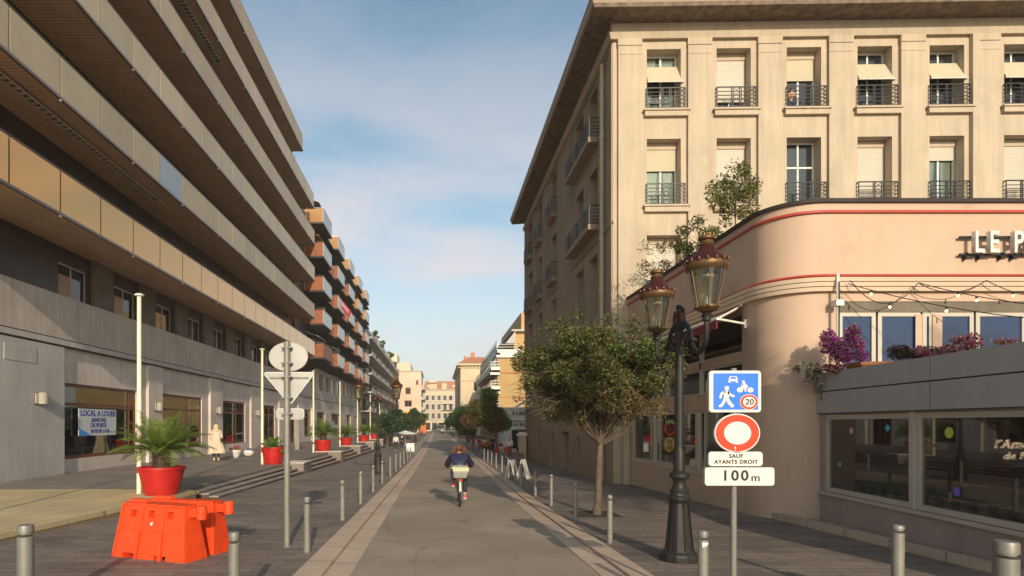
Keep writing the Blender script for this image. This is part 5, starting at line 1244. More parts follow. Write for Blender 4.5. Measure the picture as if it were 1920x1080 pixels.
# ================================================================ TREES
def leaves(centers, rads, counts, l, w, seed, flat=.35):
    rng = np.random.default_rng(seed); P = []
    for c, r, n in zip(centers, rads, counts):
        d = rng.normal(size=(n, 3)); d /= np.linalg.norm(d, axis=1)[:, None]; rr = rng.random(n) ** .42
        P.append(np.array(c) + d * rr[:, None] * np.array(r))
    P = np.vstack(P); n = len(P)
    a = rng.normal(size=(n, 3)); a[:, 2] *= .7; a /= np.linalg.norm(a, axis=1)[:, None]
    b = rng.normal(size=(n, 3)); b -= (b * a).sum(1)[:, None] * a; b /= np.linalg.norm(b, axis=1)[:, None]
    s = rng.uniform(.6, 1.35, n)[:, None]
    V = np.stack([P - a * l * s * .5, P + b * w * s * .5, P + a * l * s * .5, P - b * w * s * .5], 1).reshape(-1, 3)
    return V, n
def leafmesh(name, V, n, m, parent, off):
    me = bpy.data.meshes.new(name); V = (V - np.array(off)).astype(np.float32)
    me.vertices.add(4 * n); me.vertices.foreach_set('co', V.ravel()); me.loops.add(4 * n); me.loops.foreach_set('vertex_index', np.arange(4 * n, dtype=np.int32))
    me.polygons.add(n); me.polygons.foreach_set('loop_start', np.arange(0, 4 * n, 4, dtype=np.int32)); me.polygons.foreach_set('loop_total', np.full(n, 4, dtype=np.int32)); me.update(); me.validate()
    me.materials.append(M[m]); o = bpy.data.objects.new(name, me); COL.objects.link(o)
    if parent: o.parent = parent
    return o
def make_tree(label, base, trunk_top, crown_c, crown_r, seed, nleaf, l, w, lm, tr=.09, nl=26, dry=None, group=None, cat='tree', low=0.0, lump=.34, stems=1, name='street_tree'):
    rnd = random.Random(seed)
    t = thing(name, label, cat, base, group=group); B = Vector(base); TT_ = Vector(trunk_top); C = Vector(crown_c); Rr = Vector(crown_r)
    b = MB()
    k = 7; pts = [B.lerp(TT_, i / k) + Vector((rnd.uniform(-1, 1), rnd.uniform(-1, 1), 0)) * tr * .35 * (0 < i) for i in range(k + 1)]; pts[0] = B - Vector((0, 0, .05))
    b.tube(pts, [tr * (1.5 if i == 0 else 1.12 - .45 * i / k) for i in range(k + 1)], 10)
    b.build('trunk', 'bark', t, True)
    cs = []; bm_ = MB(); lob = [(rnd.uniform(0, 6.28), rnd.uniform(-.6, 1), rnd.uniform(-.34, .26)) for _ in range(10)]
    for i in range(nl):
        for _ in range(50):
            d = Vector((rnd.uniform(-1, 1), rnd.uniform(-1, 1), rnd.uniform(-1, 1)))
            if .35 < d.length < 1: break
        kk_ = 1 + sum(a_ * max(0, math.cos(math.atan2(d.y, d.x) - t_)) ** 3 * max(0, 1 - abs(d.z - z_) * 1.4) for t_, z_, a_ in lob)
        q = Vector((C.x + d.x * Rr.x * .86 * kk_, C.y + d.y * Rr.y * .86 * kk_, C.z + d.z * Rr.z * .86 * kk_)); cs.append((q, d))
        st = pts[-1 - rnd.randint(0, 2)]; mid = st.lerp(q, .5) + Vector((rnd.uniform(-.1, .1), rnd.uniform(-.1, .1), rnd.uniform(-.12, .05))) * Rr.x
        bm_.tube([st, mid, q], [tr * .38, tr * .22, tr * .06], 5, caps=False)
        for _ in range(4):
            e = q + Vector((rnd.uniform(-1, 1), rnd.uniform(-1, 1), rnd.uniform(-.8, .8))) * Rr.x * lump * .9
            bm_.tube([q.lerp(mid, rnd.random() * .6), e], [tr * .08, tr * .03], 4, caps=False)
    bm_.build('branches', 'bark', t)
    green = [(q, d) for q, d in cs if d.z > low]; dr = [(q, d) for q, d in cs if d.z <= low]
    def mesh(nm, lst, nn, mm, l_, w_, lp_):
        if not lst: return
        rads = [tuple(Rr * lp_ * rnd.uniform(.6, 1.25)) for _ in lst]; cnt = [max(20, int(nn / len(lst) * rnd.uniform(.6, 1.4))) for _ in lst]
        V, n = leaves([tuple(q) for q, _ in lst], rads, cnt, l_, w_, seed + len(nm)); leafmesh(nm, V, n, mm, t, B)
    if dry and nleaf > 30000:
        sp = []
        for _ in range(130):
            a_ = rnd.uniform(0, 6.28); e_ = rnd.uniform(-.9, 1.2); k_ = rnd.uniform(.92, 1.12)
            sp.append(Vector((C.x + math.cos(a_) * math.cos(e_) * Rr.x * k_, C.y + math.sin(a_) * math.cos(e_) * Rr.y * k_, C.z + math.sin(e_) * Rr.z * k_)))
        for mm_, lst_ in ((lm, [q for q in sp if q.z > C.z - .2]), (dry, [q for q in sp if q.z <= C.z + .3])):
            V, n = leaves([tuple(q) for q in lst_], [(.17, .17, .13)] * len(lst_), [34] * len(lst_), l, w, seed + 77); leafmesh('sprigs', V, n, mm_, t, B)
        tw = MB()
        for _ in range(620):
            a_ = rnd.uniform(0, 6.28); rr_ = rnd.uniform(.25, .98); zz_ = C.z - Rr.z * rnd.uniform(.05, .95) * (1.05 - rr_ * .5); p_ = Vector((C.x + math.cos(a_) * rr_ * Rr.x, C.y + math.sin(a_) * rr_ * Rr.y, zz_))
            d_ = Vector((math.cos(a_) * .25 + rnd.uniform(-.2, .2), math.sin(a_) * .25 + rnd.uniform(-.2, .2), rnd.uniform(-.22, .12)))
            tw.tube([p_, p_ + d_ * .6 + Vector((0, 0, .03)), p_ + d_ * 1.1], [.005, .004, .002], 3, caps=False)
        tw.build('dry_twigs', 'bark', t)
    if dry:
        mesh('crown', green + dr[::2], nleaf, lm, l, w, lump); mesh('dry_foliage', dr + [x for x in green if x[1].z < low + .55] + green[::4], int(nleaf * 1.0), dry, l * 1.15, w * .5, lump * 1.1)
    else: mesh('crown', cs, nleaf, lm, l, w, lump)
    return t
make_tree('nearest street tree on the right pavement, green crown turning brown and wispy below', (3.66, 13.4, g(13.4) + .035), (3.80, 13.4, 2.0), (3.68, 13.5, 3.02), (1.76, 1.6, 1.30), 29, 40000, .080, .034, 'leaf_tree', .075, 66, 'leaf_dry', low=-.30, lump=.215)
make_tree('second street tree on the right, green top and rust-brown lower leaves', (4.55, 44, g(44) + .035), (4.5, 44, 1.2), (3.9, 44.5, 2.75), (1.95, 2.0, 1.75), 8, 11000, .17, .08, 'leaf_bright', .12, 30, 'leaf_rust', low=-.15, lump=.32)
make_tree('round dark green street tree behind the second tree on the right', (3.9, 62, g(62) + .035), (3.9, 62, 1.2), (3.2, 62, 2.2), (1.9, 2.0, 1.6), 5, 6000, .22, .11, 'leaf_bright', .12, 18, group='far street trees on the right')
make_tree('small green street tree farthest along the right kerb', (4.6, 88, -.95), (4.6, 88, .8), (3.6, 88, 2.2), (2.5, 2.5, 1.8), 6, 5000, .3, .14, 'leaf_dark', .15, 18, group='far street trees on the right')
for i, (x, y, rx, zt, l) in enumerate(((-6.0, 72, 2.0, 1.7, 'dark green tree nearest the camera in the clump beyond the left lamp'), (-6.3, 84, 2.8, 1.9, 'tall dark tree in the middle of the clump beyond the left lamp'), (-5.0, 98, 2.6, 2.3, 'dark green tree on the right side of the clump beyond the left lamp'), (-4.6, 118, 2.6, 2.4, 'farthest dark tree of the clump beyond the left lamp'))):
    make_tree(l, (x, y, g(y)), (x, y, .6), (x, y, zt), (rx, rx, rx * .72), 40 + i, 7000, .28, .13, 'leaf_dark', .14, 22, group='trees beyond the left lamp')
for i, (x, y, h, s, l) in enumerate(((7.75, 15.2, 2.1, .95, 'tall airy green shrub on the restaurant roof behind the right lantern'), (7.8, 17.3, 1.5, .9, 'low leafy shrub on the restaurant roof behind the left lantern'), (7.9, 20.0, 1.7, 1.2, 'dry straggly shrub at the far end of the restaurant roof'))):
    make_tree(l, (x, y, 6.4), (x, y, 6.4 + h * .55), (x, y, 6.4 + h * .62), (s, .6, h * .55), 60 + i, (2600, 1800, 1500)[i], .095, .04, 'leaf_airy' if i < 2 else 'leaf_dry', .02, 20, lump=.26, group='shrubs on the restaurant roof', cat='shrub', name='roof_shrub')
for i, (x, y) in enumerate(((-11.7, 116), (-11.7, 131), (-11.8, 150), (-11.8, 172))):
    make_tree(f'{ORD[i]} balcony shrub from the camera on the top floor of the third left block', (x, y, 18.3), (x, y, 18.9), (x, y, 19.6), (.9, 2.2, .9), 80 + i, 900, .35, .2, 'leaf_bright', .05, 8, group='plants on the top balconies', cat='shrub', name='balcony_shrub')
# terrace flowers
fpot = thing('flower_pot', 'square terracotta trough at the left end of the terrace, under the magenta bloom', 'planter', (8.55, 11.6, 2.5))
b = MB().hexa([(8.3, 11.4, 2.55), (9.0, 11.4, 2.55), (9.0, 11.75, 2.55), (8.3, 11.75, 2.55), (8.24, 11.36, 3.0), (9.06, 11.36, 3.0), (9.06, 11.8, 3.0), (8.24, 11.8, 3.0)]); b.box(8.2, 9.1, 11.33, 11.83, 2.99, 3.06); b.build('trough', 'terracotta', fpot, bevel=.01)
def flower(name, label, c, rads, n, l, w, m, seed, stem='leaf_airy', lumps=9, group='terrace flowers and plants'):
    rnd = random.Random(seed); t = thing(name, label, 'plant', (c[0], c[1], c[2] - rads[2]), group=group)
    cs = [(c[0] + rnd.uniform(-1, 1) * rads[0] * .7, c[1] + rnd.uniform(-1, 1) * rads[1] * .7, c[2] + rnd.uniform(-1, 1) * rads[2] * .7) for _ in range(lumps)]
    V, k = leaves(cs, [tuple(r * .42 for r in rads)] * lumps, [n // lumps] * lumps, l, w, seed); leafmesh('blossom', V, k, m, t, (c[0], c[1], c[2] - rads[2]))
    V, k = leaves(cs, [tuple(r * .38 for r in rads)] * lumps, [n // lumps // 3] * lumps, l, w, seed + 5); leafmesh('foliage', V, k, stem, t, (c[0], c[1], c[2] - rads[2]))
    b = MB()
    for q in cs: b.tube([(c[0], c[1], c[2] - rads[2]), q], .006, 4)
    b.build('stem', 'bark', t)
flower('flowering_shrub', 'large magenta and violet flowering shrub at the terrace corner', (7.98, 11.5, 3.42), (.36, .3, .36), 2600, .05, .042, 'flower_magenta', 1, lumps=14)
flower('flowering_shrub', 'crimson bloom spilling over the corner of the grey parapet', (7.9, 11.6, 2.96), (.22, .2, .12), 500, .05, .04, 'flower_pink', 2)
flower('flowering_shrub', 'cream trailing flowers hanging outside the parapet corner', (7.72, 11.9, 2.86), (.24, .12, .26), 420, .05, .04, 'flower_white', 3)
flower('flowering_shrub', 'sparse white sprig reaching left over the peach wall', (7.42, 12.0, 3.02), (.16, .12, .14), 150, .05, .04, 'flower_white', 4, lumps=5)
flower('purple_bush', 'low dark purple bush behind the grey parapet', (8.35, 10.2, 2.98), (.48, .3, .24), 1600, .09, .018, 'leaf_purple', 5, stem='leaf_purple')
flower('flowering_shrub', 'pink flowers with white buds behind the parapet, right of the dark bush', (8.33, 9.75, 3.0), (.28, .3, .2), 700, .05, .04, 'flower_pink', 6)
flower('flowering_shrub', 'magenta flowers behind the middle of the parapet', (8.35, 9.2, 3.02), (.3, .3, .24), 900, .05, .04, 'flower_pink', 7)
flower('flowering_shrub', 'small pink flowers low behind the parapet, farthest right', (8.35, 8.5, 2.95), (.4, .3, .12), 500, .05, .04, 'flower_pink', 8)
# ================================================================ PEOPLE
def skin(name, J, E, m, parent=None, sub=2, root=0):
    names = list(J); idx = {n: i for i, n in enumerate(names)}
    me = bpy.data.meshes.new(name); me.from_pydata([J[n][0] for n in names], [(idx[a], idx[c]) for a, c in E], [])
    o = bpy.data.objects.new(name, me); COL.objects.link(o)
    o.modifiers.new('skin', 'SKIN'); me.skin_vertices[0].data[root].use_root = True
    for i, n in enumerate(names):
        r = J[n][1]; me.skin_vertices[0].data[i].radius = (r, r) if not isinstance(r, tuple) else r
    s = o.modifiers.new('sub', 'SUBSURF'); s.levels = sub; s.render_levels = sub
    bpy.context.view_layer.update()
    m2 = bpy.data.meshes.new_from_object(o.evaluated_get(bpy.context.evaluated_depsgraph_get())); bpy.data.objects.remove(o)
    m2.name = name; m2.materials.clear(); m2.materials.append(M[m]); m2.polygons.foreach_set('use_smooth', [True] * len(m2.polygons))
    ob = bpy.data.objects.new(name, m2); COL.objects.link(ob)
    if parent: ob.parent = parent
    return ob
def hand(J, E, w, d, side, tag_, curl=.6, fr=.0085):
    """five short finger chains rooted in the palm"""
    w = Vector(w); d = Vector(d).normalized(); s = Vector(side).normalized(); n = d.cross(s).normalized()
    J[tag_ + 'palm'] = (tuple(w + d * .07), (.036, .018)); E.append((tag_ + 'wrist', tag_ + 'palm'))
    for i, (o, l) in enumerate(((-.03, .062), (-.01, .072), (.010, .068), (.029, .052))):
        a = w + d * .095 + s * o; b_ = a + d * l * .55 - n * l * .25 * curl; c = b_ + d * l * .3 - n * l * .5 * curl
        for k, q in enumerate((a, b_, c)): J[f'{tag_}f{i}{k}'] = (tuple(q), fr * (1 - .12 * k))
        E += [(tag_ + 'palm', f'{tag_}f{i}0'), (f'{tag_}f{i}0', f'{tag_}f{i}1'), (f'{tag_}f{i}1', f'{tag_}f{i}2')]
    a = w + d * .035 - s * .04; b_ = a + d * .035 - s * .018 - n * .02
    J[tag_ + 't0'] = (tuple(a), .011); J[tag_ + 't1'] = (tuple(b_), .009); E += [(tag_ + 'palm', tag_ + 't0'), (tag_ + 't0', tag_ + 't1')]
def person(label, loc, rz, J, body_m='skin', H=1.0):
    t = thing('person', label, 'person', loc, rz); return t
def head(t, c, hair_m, fwd=1, hood=None, s=1.0, longh=False, wild=False):
    """face details and hair; fwd = +1 looks along local +Y"""
    x, y, z = c; f = fwd
    b = MB()
    for sx in (-1, 1): b.ball((x + sx * .033 * s, y + f * .087 * s, z + .01), .011, 6)
    b.build('eyes', 'hair_dark', t, True, False)
    b = MB().ball((x, y - f * .012, z + .03), .105 * s, 14, .92, 1.03, 1.0)
    if longh: b.ball((x, y - f * .045, z - .07), .10 * s, 12, 1, .6, 1.35)
    h = b.build('hair', hair_m, t, True, False)
    if wild:
        rnd = random.Random(2); w = MB()
        for k in range(300):
            a = rnd.uniform(0, 2 * math.pi); e = rnd.uniform(-.5, 1.2); d = Vector((math.cos(a) * math.cos(e), math.sin(a) * math.cos(e) * .7, math.sin(e)))
            p = Vector((x, y - .02, z)) + d * .09; q = p + Vector((d.x * rnd.uniform(.02, .09), d.y * .1 - .03, rnd.uniform(-.09, .03))); r = q + Vector((d.x * rnd.uniform(.02, .1), -.01, rnd.uniform(-.09, -.02))); v_ = Vector((0, 0, .008))
            w.add([p - v_, p + v_, q + v_, r, q - v_], [(0, 1, 2, 3, 4)])
        w.build('loose_hair', hair_m, t, False, False, norm=False)
# ---- cyclist
cy = thing('person', 'person with wind-blown ginger hair in a navy puffer jacket cycling away on the road', 'person', (.61, 15.2, g(15.2)), 0)
J = {'pelvis': ((0, .16, .93), (.15, .12)), 'waist': ((0, .22, 1.06), (.125, .10)), 'chest': ((0, .33, 1.22), (.16, .11)), 'neck': ((0, .43, 1.355), .055), 'skull': ((0, .475, 1.44), (.078, .088)), 'crown': ((0, .48, 1.50), (.070, .078)), 'nose': ((0, .575, 1.44), .014), 'earL': ((-.085, .475, 1.445), .016), 'earR': ((.085, .475, 1.445), .016)}
E = [('pelvis', 'waist'), ('waist', 'chest'), ('chest', 'neck'), ('neck', 'skull'), ('skull', 'crown'), ('skull', 'nose'), ('skull', 'earL'), ('skull', 'earR')]
for s, n, kz, kx, fz, fy_ in ((-1, 'L', .86, -.16, .53, .40), (1, 'R', .64, .15, .20, .42)):
    J.update({n + 'sh': ((s * .19, .37, 1.28), .062), n + 'el': ((s * .31, .52, 1.06), .045), n + 'wrist': ((s * .29, .74, .985), .03), n + 'hip': ((s * .1, .20, .90), .09), n + 'kn': ((kx, .52, kz), .062), n + 'an': ((s * .15, fy_ - .06, fz - .03 + .07), .038), n + 'toe': ((s * .155, fy_ + .12, fz - .02), .032)})
    E += [('chest', n + 'sh'), (n + 'sh', n + 'el'), (n + 'el', n + 'wrist'), ('pelvis', n + 'hip'), (n + 'hip', n + 'kn'), (n + 'kn', n + 'an'), (n + 'an', n + 'toe')]
    hand(J, E, J[n + 'wrist'][0], (0, .95, -.1), (s * 1, 0, 0), n, 1.3)
skin('body', J, E, 'skin', cy)
JJ = {'a': ((0, .17, .90), (.20, .15)), 'b': ((0, .22, 1.04), (.19, .16)), 'c': ((0, .31, 1.20), (.20, .15)), 'n': ((0, .40, 1.325), (.085, .07))}
EE = [('a', 'b'), ('b', 'c'), ('c', 'n')]
for s, n in ((-1, 'L'), (1, 'R')):
    JJ.update({n + '1': ((s * .205, .36, 1.27), .095), n + '2': ((s * .335, .50, 1.04), .080), n + '3': ((s * .30, .715, .99), .048)}); EE += [('c', n + '1'), (n + '1', n + '2'), (n + '2', n + '3')]
skin('jacket', JJ, EE, 'navy', cy)
JJ = {'p': ((0, .17, .90), (.165, .14))}; EE = []
for s, n, kz, kx, fz, fy_ in ((-1, 'L', .86, -.16, .53, .40), (1, 'R', .64, .15, .20, .42)):
    JJ.update({n + '1': ((s * .1, .22, .89), .11), n + '2': ((kx, .52, kz), .085), n + '3': ((s * .15, fy_ - .045, fz + .10), .055)}); EE += [('p', n + '1'), (n + '1', n + '2'), (n + '2', n + '3')]
skin('trousers', JJ, EE, 'trousers', cy)
for s, fz, fy_ in ((-1, .53, .40), (1, .20, .42)):
    skin('shoe', {'h': ((s * .15, fy_ - .11, fz + .01), .042), 'm': ((s * .153, fy_ - .02, fz + .012), .045), 't': ((s * .158, fy_ + .13, fz - .008), .036), 'u': ((s * .15, fy_ - .08, fz + .06), .045)}, [('h', 'm'), ('m', 't'), ('h', 'u')], 'shoe_red', cy)
    MB().box(s * .155 - .042, s * .155 + .042, fy_ - .14, fy_ + .16, fz - .045, fz - .025).build('sole', 'white_cloth', cy, world=False, bevel=.01)
head(cy, (0, .475, 1.46), 'hair_ginger', 1, longh=False, wild=True)
bk = thing('bicycle', 'city bicycle with a rear basket ridden away down the middle of the road', 'bicycle', (.61, 15.2, g(15.2)), 0)
def wheel(y):
    n = 32; b = MB().tube([(0, y + .335 * math.cos(2 * math.pi * k / n), .35 + .335 * math.sin(2 * math.pi * k / n)) for k in range(n + 1)], .022, 8, caps=False)
    w = b.build('wheel', 'rubber', bk, True, False)
    b = MB().tube([(0, y + .31 * math.cos(2 * math.pi * k / n), .35 + .31 * math.sin(2 * math.pi * k / n)) for k in range(n + 1)], .013, 6, caps=False); b.tube([(-.04, y, .35), (.04, y, .35)], .025, 8)
    b.build('rim', 'steel', w, True, False)
    b = MB()
    for k in range(16): a = 2 * math.pi * k / 16; b.tube([((-1) ** k * .03, y, .35), (0, y + .31 * math.cos(a), .35 + .31 * math.sin(a))], .0022, 3, caps=False)
    b.build('spokes', 'steel', w, False, False)
wheel(0.0); wheel(1.05)
b = MB().tube([(0, .42, .32), (0, .27, .78)], .017, 8); b.tube([(0, .42, .32), (0, .87, .86)], .019, 8); b.tube([(0, .30, .70), (0, .86, .82)], .015, 8); b.tube([(0, .83, .98), (0, .88, .80), (0, .95, .62)], .018, 8)
for s in (-1, 1): b.tube([(s * .05, 0, .35), (s * .02, .42, .32)], .010, 6); b.tube([(s * .05, 0, .35), (s * .015, .28, .74)], .009, 6); b.tube([(0, .94, .66), (s * .05, .96, .6), (s * .05, 1.05, .35)], .011, 6)
b.build('frame', 'steel_dark', bk, True, False)
b = MB().tube([(-.34, .78, .99), (-.28, .83, 1.0), (-.1, .86, 1.0), (0, .84, .99), (.1, .86, 1.0), (.28, .83, 1.0), (.34, .78, .99)], .012, 7); b.build('handlebar', 'steel', bk, True, False)
b = MB().tube([(.345, .77, .99), (.25, .845, 1.0)], .018, 7); b.tube([(-.345, .77, .99), (-.25, .845, 1.0)], .018, 7); b.build('grip', 'rubber', bk, True, False)
MB().ball((0, .22, .82), .13, 12, .75, 1.1, .35).build('saddle', 'rubber', bk, True, False)
b = MB().tube([(0, .37 * math.cos(a), .35 + .37 * math.sin(a)) for a in [R(15 + 17 * k) for k in range(10)]], .03, 6); b.build('rear_fender', 'white_paint', bk, True, False)
b = MB().tube([(0, 1.05 + .37 * math.cos(a), .35 + .37 * math.sin(a)) for a in [R(30 + 15 * k) for k in range(9)]], .026, 6); b.build('front_fender', 'steel_dark', bk, True, False)
b = MB(); 
for s in (-1, 1): b.tube([(s * .07, -.22, .74), (s * .07, .22, .74)], .007, 5); b.tube([(s * .07, -.1, .74), (s * .06, 0, .36)], .006, 5)
for k in range(5): b.tube([(-.07, -.2 + .1 * k, .74), (.07, -.2 + .1 * k, .74)], .005, 4)
b.build('rack', 'steel_dark', bk, False, False)
bs = MB().hexa([(-.16, -.26, .75), (.16, -.26, .75), (.16, .10, .75), (-.16, .10, .75), (-.21, -.30, .93), (.21, -.30, .93), (.21, .12, .93), (-.21, .12, .93)]).build('rear_basket', 'bag_grey', bk, False, False, bevel=.03)
MB().hexa([(-.225, -.32, .92), (.225, -.32, .92), (.225, .13, .92), (-.225, .13, .92), (-.23, -.29, 1.04), (.23, -.29, 1.04), (.21, .10, 1.07), (-.21, .10, 1.07)]).build('cover', 'bag_green', bs, False, False, bevel=.035)
MB().box(-.23, -.17, -.31, .1, .72, 1.0).build('side_bag', 'trousers', bs, False, False, bevel=.02)
MB().box(-.06, .06, -.245, -.215, .68, .73).build('rear_light', 'red_thing', bk, False, False, bevel=.008)
b = MB().tube([(-.1, .42, .32), (.1, .42, .32)], .014, 6)
b.tube([(-.08, .42, .32), (-.08, .44, .49)], .009, 5); b.box(-.20, -.1, .38, .5, .475, .495); b.tube([(.08, .42, .32), (.08, .42, .155)], .009, 5); b.box(.1, .20, .36, .48, .145, .165); b.build('pedal', 'steel', bk, False, False)
# ---- standing and walking figures
def figure(label, loc, rz, top_m, leg_m, hair_m, coat=False, stride=.0, s=1.0, armb=0.0, shoe='white_cloth'):
    t = thing('person', label, 'person', loc, rz); t.scale = (s, s, s)
    J = {'pelvis': ((0, 0, .95), (.14, .10)), 'waist': ((0, 0, 1.1), (.12, .09)), 'chest': ((0, .0, 1.33), (.155, .10)), 'neck': ((0, .01, 1.50), .052), 'skull': ((0, .03, 1.60), (.075, .088)), 'crown': ((0, .025, 1.68), (.07, .08)), 'nose': ((0, .125, 1.60), .013), 'earL': ((-.08, .025, 1.61), .014), 'earR': ((.08, .025, 1.61), .014)}
    E = [('pelvis', 'waist'), ('waist', 'chest'), ('chest', 'neck'), ('neck', 'skull'), ('skull', 'crown'), ('skull', 'nose'), ('skull', 'earL'), ('skull', 'earR')]
    A = {}
    for sd, n in ((-1, 'L'), (1, 'R')):
        st = sd * stride; wr = (sd * .27 - sd * armb * .12, -st * .5 + armb * .28, .88 + armb * .2)
        el = (sd * .26, -st * .2 + armb * .04 - .02, 1.12)
        J.update({n + 'sh': ((sd * .18, 0, 1.42), .055), n + 'el': (el, .04), n + 'wrist': (wr, .028), n + 'hip': ((sd * .09, 0, .9), .085), n + 'kn': ((sd * .1, st * .45 + .02, .5), .055), n + 'an': ((sd * .1, st - .02, .09), .038), n + 'toe': ((sd * .11, st + .13, .04), .034)})
        E += [('chest', n + 'sh'), (n + 'sh', n + 'el'), (n + 'el', n + 'wrist'), ('pelvis', n + 'hip'), (n + 'hip', n + 'kn'), (n + 'kn', n + 'an'), (n + 'an', n + 'toe')]
        hand(J, E, wr, (0, .3 + armb, -1 + armb), (0, 1, 0) if armb < .5 else (sd, 0, 0), n, .6); A[n] = (el, wr, st)
    skin('body', J, E, 'skin', t)
    JJ = {'a': ((0, 0, .93), (.17, .12)), 'b': ((0, 0, 1.12), (.155, .11)), 'c': ((0, 0, 1.34), (.18, .12)), 'n': ((0, .0, 1.47), (.075, .06))}; EE = [('a', 'b'), ('b', 'c'), ('c', 'n')]
    for sd, n in ((-1, 'L'), (1, 'R')):
        el, wr, st = A[n]; JJ.update({n + '1': ((sd * .19, 0, 1.405), .075), n + '2': (el, .06), n + '3': (tuple(Vector(el).lerp(Vector(wr), .93)), .042)}); EE += [('c', n + '1'), (n + '1', n + '2'), (n + '2', n + '3')]
    if coat: JJ['k1'] = ((0, -.01, .75), (.22, .15)); JJ['k2'] = ((0, -.01, .52), (.26, .18)); JJ['k3'] = ((0, -.01, .40), (.28, .19)); EE += [('a', 'k1'), ('k1', 'k2'), ('k2', 'k3')]
    skin('coat' if coat else 'jacket', JJ, EE, top_m, t)
    JJ = {'p': ((0, 0, .93), (.145, .11))}; EE = []
    for sd, n in ((-1, 'L'), (1, 'R')):
        st = A[n][2]; JJ.update({n + '1': ((sd * .09, 0, .88), .10), n + '2': ((sd * .1, st * .45 + .02, .5), .075), n + '3': ((sd * .1, st - .02, .14), .055)}); EE += [('p', n + '1'), (n + '1', n + '2'), (n + '2', n + '3')]
        skin('shoe', {'h': ((sd * .1, st - .05, .05), .042), 'm': ((sd * .103, st + .04, .05), .045), 't': ((sd * .112, st + .15, .038), .034)}, [('h', 'm'), ('m', 't')], shoe, t, 1)
    skin('trousers', JJ, EE, leg_m, t)
    head(t, (0, .03, 1.63), hair_m, 1, longh=coat)
    return t
wp = figure('person in a long hooded beige coat standing with back turned by the shop windows', (-11.25, 30, -.02), R(14), 'beige_coat', 'trousers', 'hair_blonde', coat=True, s=1.06, armb=.5)
b = MB(); nn_ = 40; rows_ = [(1.46, .13, .10, .0), (1.38, .20, .13, .01), (1.2, .215, .15, .03), (1.0, .235, .17, .05), (.75, .28, .2, .08), (.55, .33, .235, .11), (.36, .37, .26, .13)]
for z_, rx_, ry_, fo in rows_:
    for q in range(nn_): a_ = 2 * math.pi * q / nn_; f_ = 1 + fo * math.sin(a_ * 7 + z_ * 1.5) + fo * .5 * math.sin(a_ * 11 + 2); b.v.append((rx_ * math.cos(a_) * f_, -.01 + ry_ * math.sin(a_) * f_, z_))
for i_ in range(len(rows_) - 1):
    for q in range(nn_): b.f.append((i_ * nn_ + q, i_ * nn_ + (q + 1) % nn_, (i_ + 1) * nn_ + (q + 1) % nn_, (i_ + 1) * nn_ + q))
b.build('robe', 'beige_coat', wp, True, False)
b = MB().ball((0, -.035, 1.62), .125, 14, 1, .95, 1.12); b.ball((0, -.06, 1.47), .15, 12, 1.1, .7, .7); b.build('hood', 'hair_blonde', wp, True, False)
bg_ = MB().ball((.26, .0, .98), .13, 10, .55, .9, 1).build('shoulder_bag', 'trousers', wp, True, False)
MB().tube([(.26, 0, 1.1), (.2, -.03, 1.42)], .01, 5).build('strap', 'trousers', bg_, False, False)
figure('person in a pale jacket walking on the left pavement near the far planters', (-4.15, 60, g(60) + .035), R(175), 'white_cloth', 'trousers', 'hair_dark', stride=.18, s=.98)
figure('person in dark clothes walking right of the pale-jacketed person on the left pavement', (-3.75, 64, g(64) + .035), R(182), 'trousers', 'trousers', 'hair_dark', stride=-.16, s=.98, shoe='hair_dark')
figure('person in dark clothes standing by the cafe tables in front of the white pavilion', (5.1, 53, g(53) + .035), R(30), 'trousers', 'trousers', 'hair_dark', s=1.0, shoe='hair_dark', armb=.4)
figure('person in white cloth and black trousers beside the sandstone gate pier', (5.55, 44.5, g(44.5) + .035), R(-20), 'white_cloth', 'trousers', 'hair_blonde', s=.95, armb=.5, shoe='hair_dark')
figure('person in black standing farthest along the right pavement under the trees', (4.4, 70, g(70) + .035), R(160), 'trousers', 'trousers', 'hair_dark', s=1.0, shoe='hair_dark')
cp = PF(6.39 + .55, 13.60, .62); figure('person leaning at the railing of the third top-floor window of the corner building', (cp[0] - .18, cp[1] - .30, 13.45), R(170), 'skin', 'plank_blue', 'hair_dark', s=.62, armb=1.0)
# ================================================================ SMALL THINGS
def mp_(name, label, cat, loc, parts, group=None, rz=0):
    t = thing(name, label, cat, loc, rz, group)
    for n, bb, m in parts: bb.build(n, m, t, False, False)
    return t
pot = mp_('flower_bowl', 'white bowl of red flowers on the plaza beside the coated person', 'planter', (-11.3, 33, -.02), [('bowl', MB().lathe((0, 0, 0), [(.18, 0), (.32, .3), (.34, .42), (.3, .42)], 18), 'sign_white')])
V, k = leaves([(0, 0, .5)], [(.32, .3, .16)], [260], .1, .08, 3); leafmesh('blossom', V, k, 'flower_pink', pot, (0, 0, 0))
V, k = leaves([(0, 0, .47)], [(.34, .3, .12)], [160], .1, .06, 4); leafmesh('foliage', V, k, 'leaf_bright', pot, (0, 0, 0))
mp_('shopping_bag', 'crumpled white and blue carrier bag on the plaza right of the flower bowl', 'bag', (-10.9, 34, -.02), [('bag_body', MB().ball((0, 0, .2), .28, 9, 1.2, .9, .75), 'sign_white'), ('contents', MB().ball((.05, 0, .38), .17, 8, 1.2, 1, .6), 'plank_blue')])
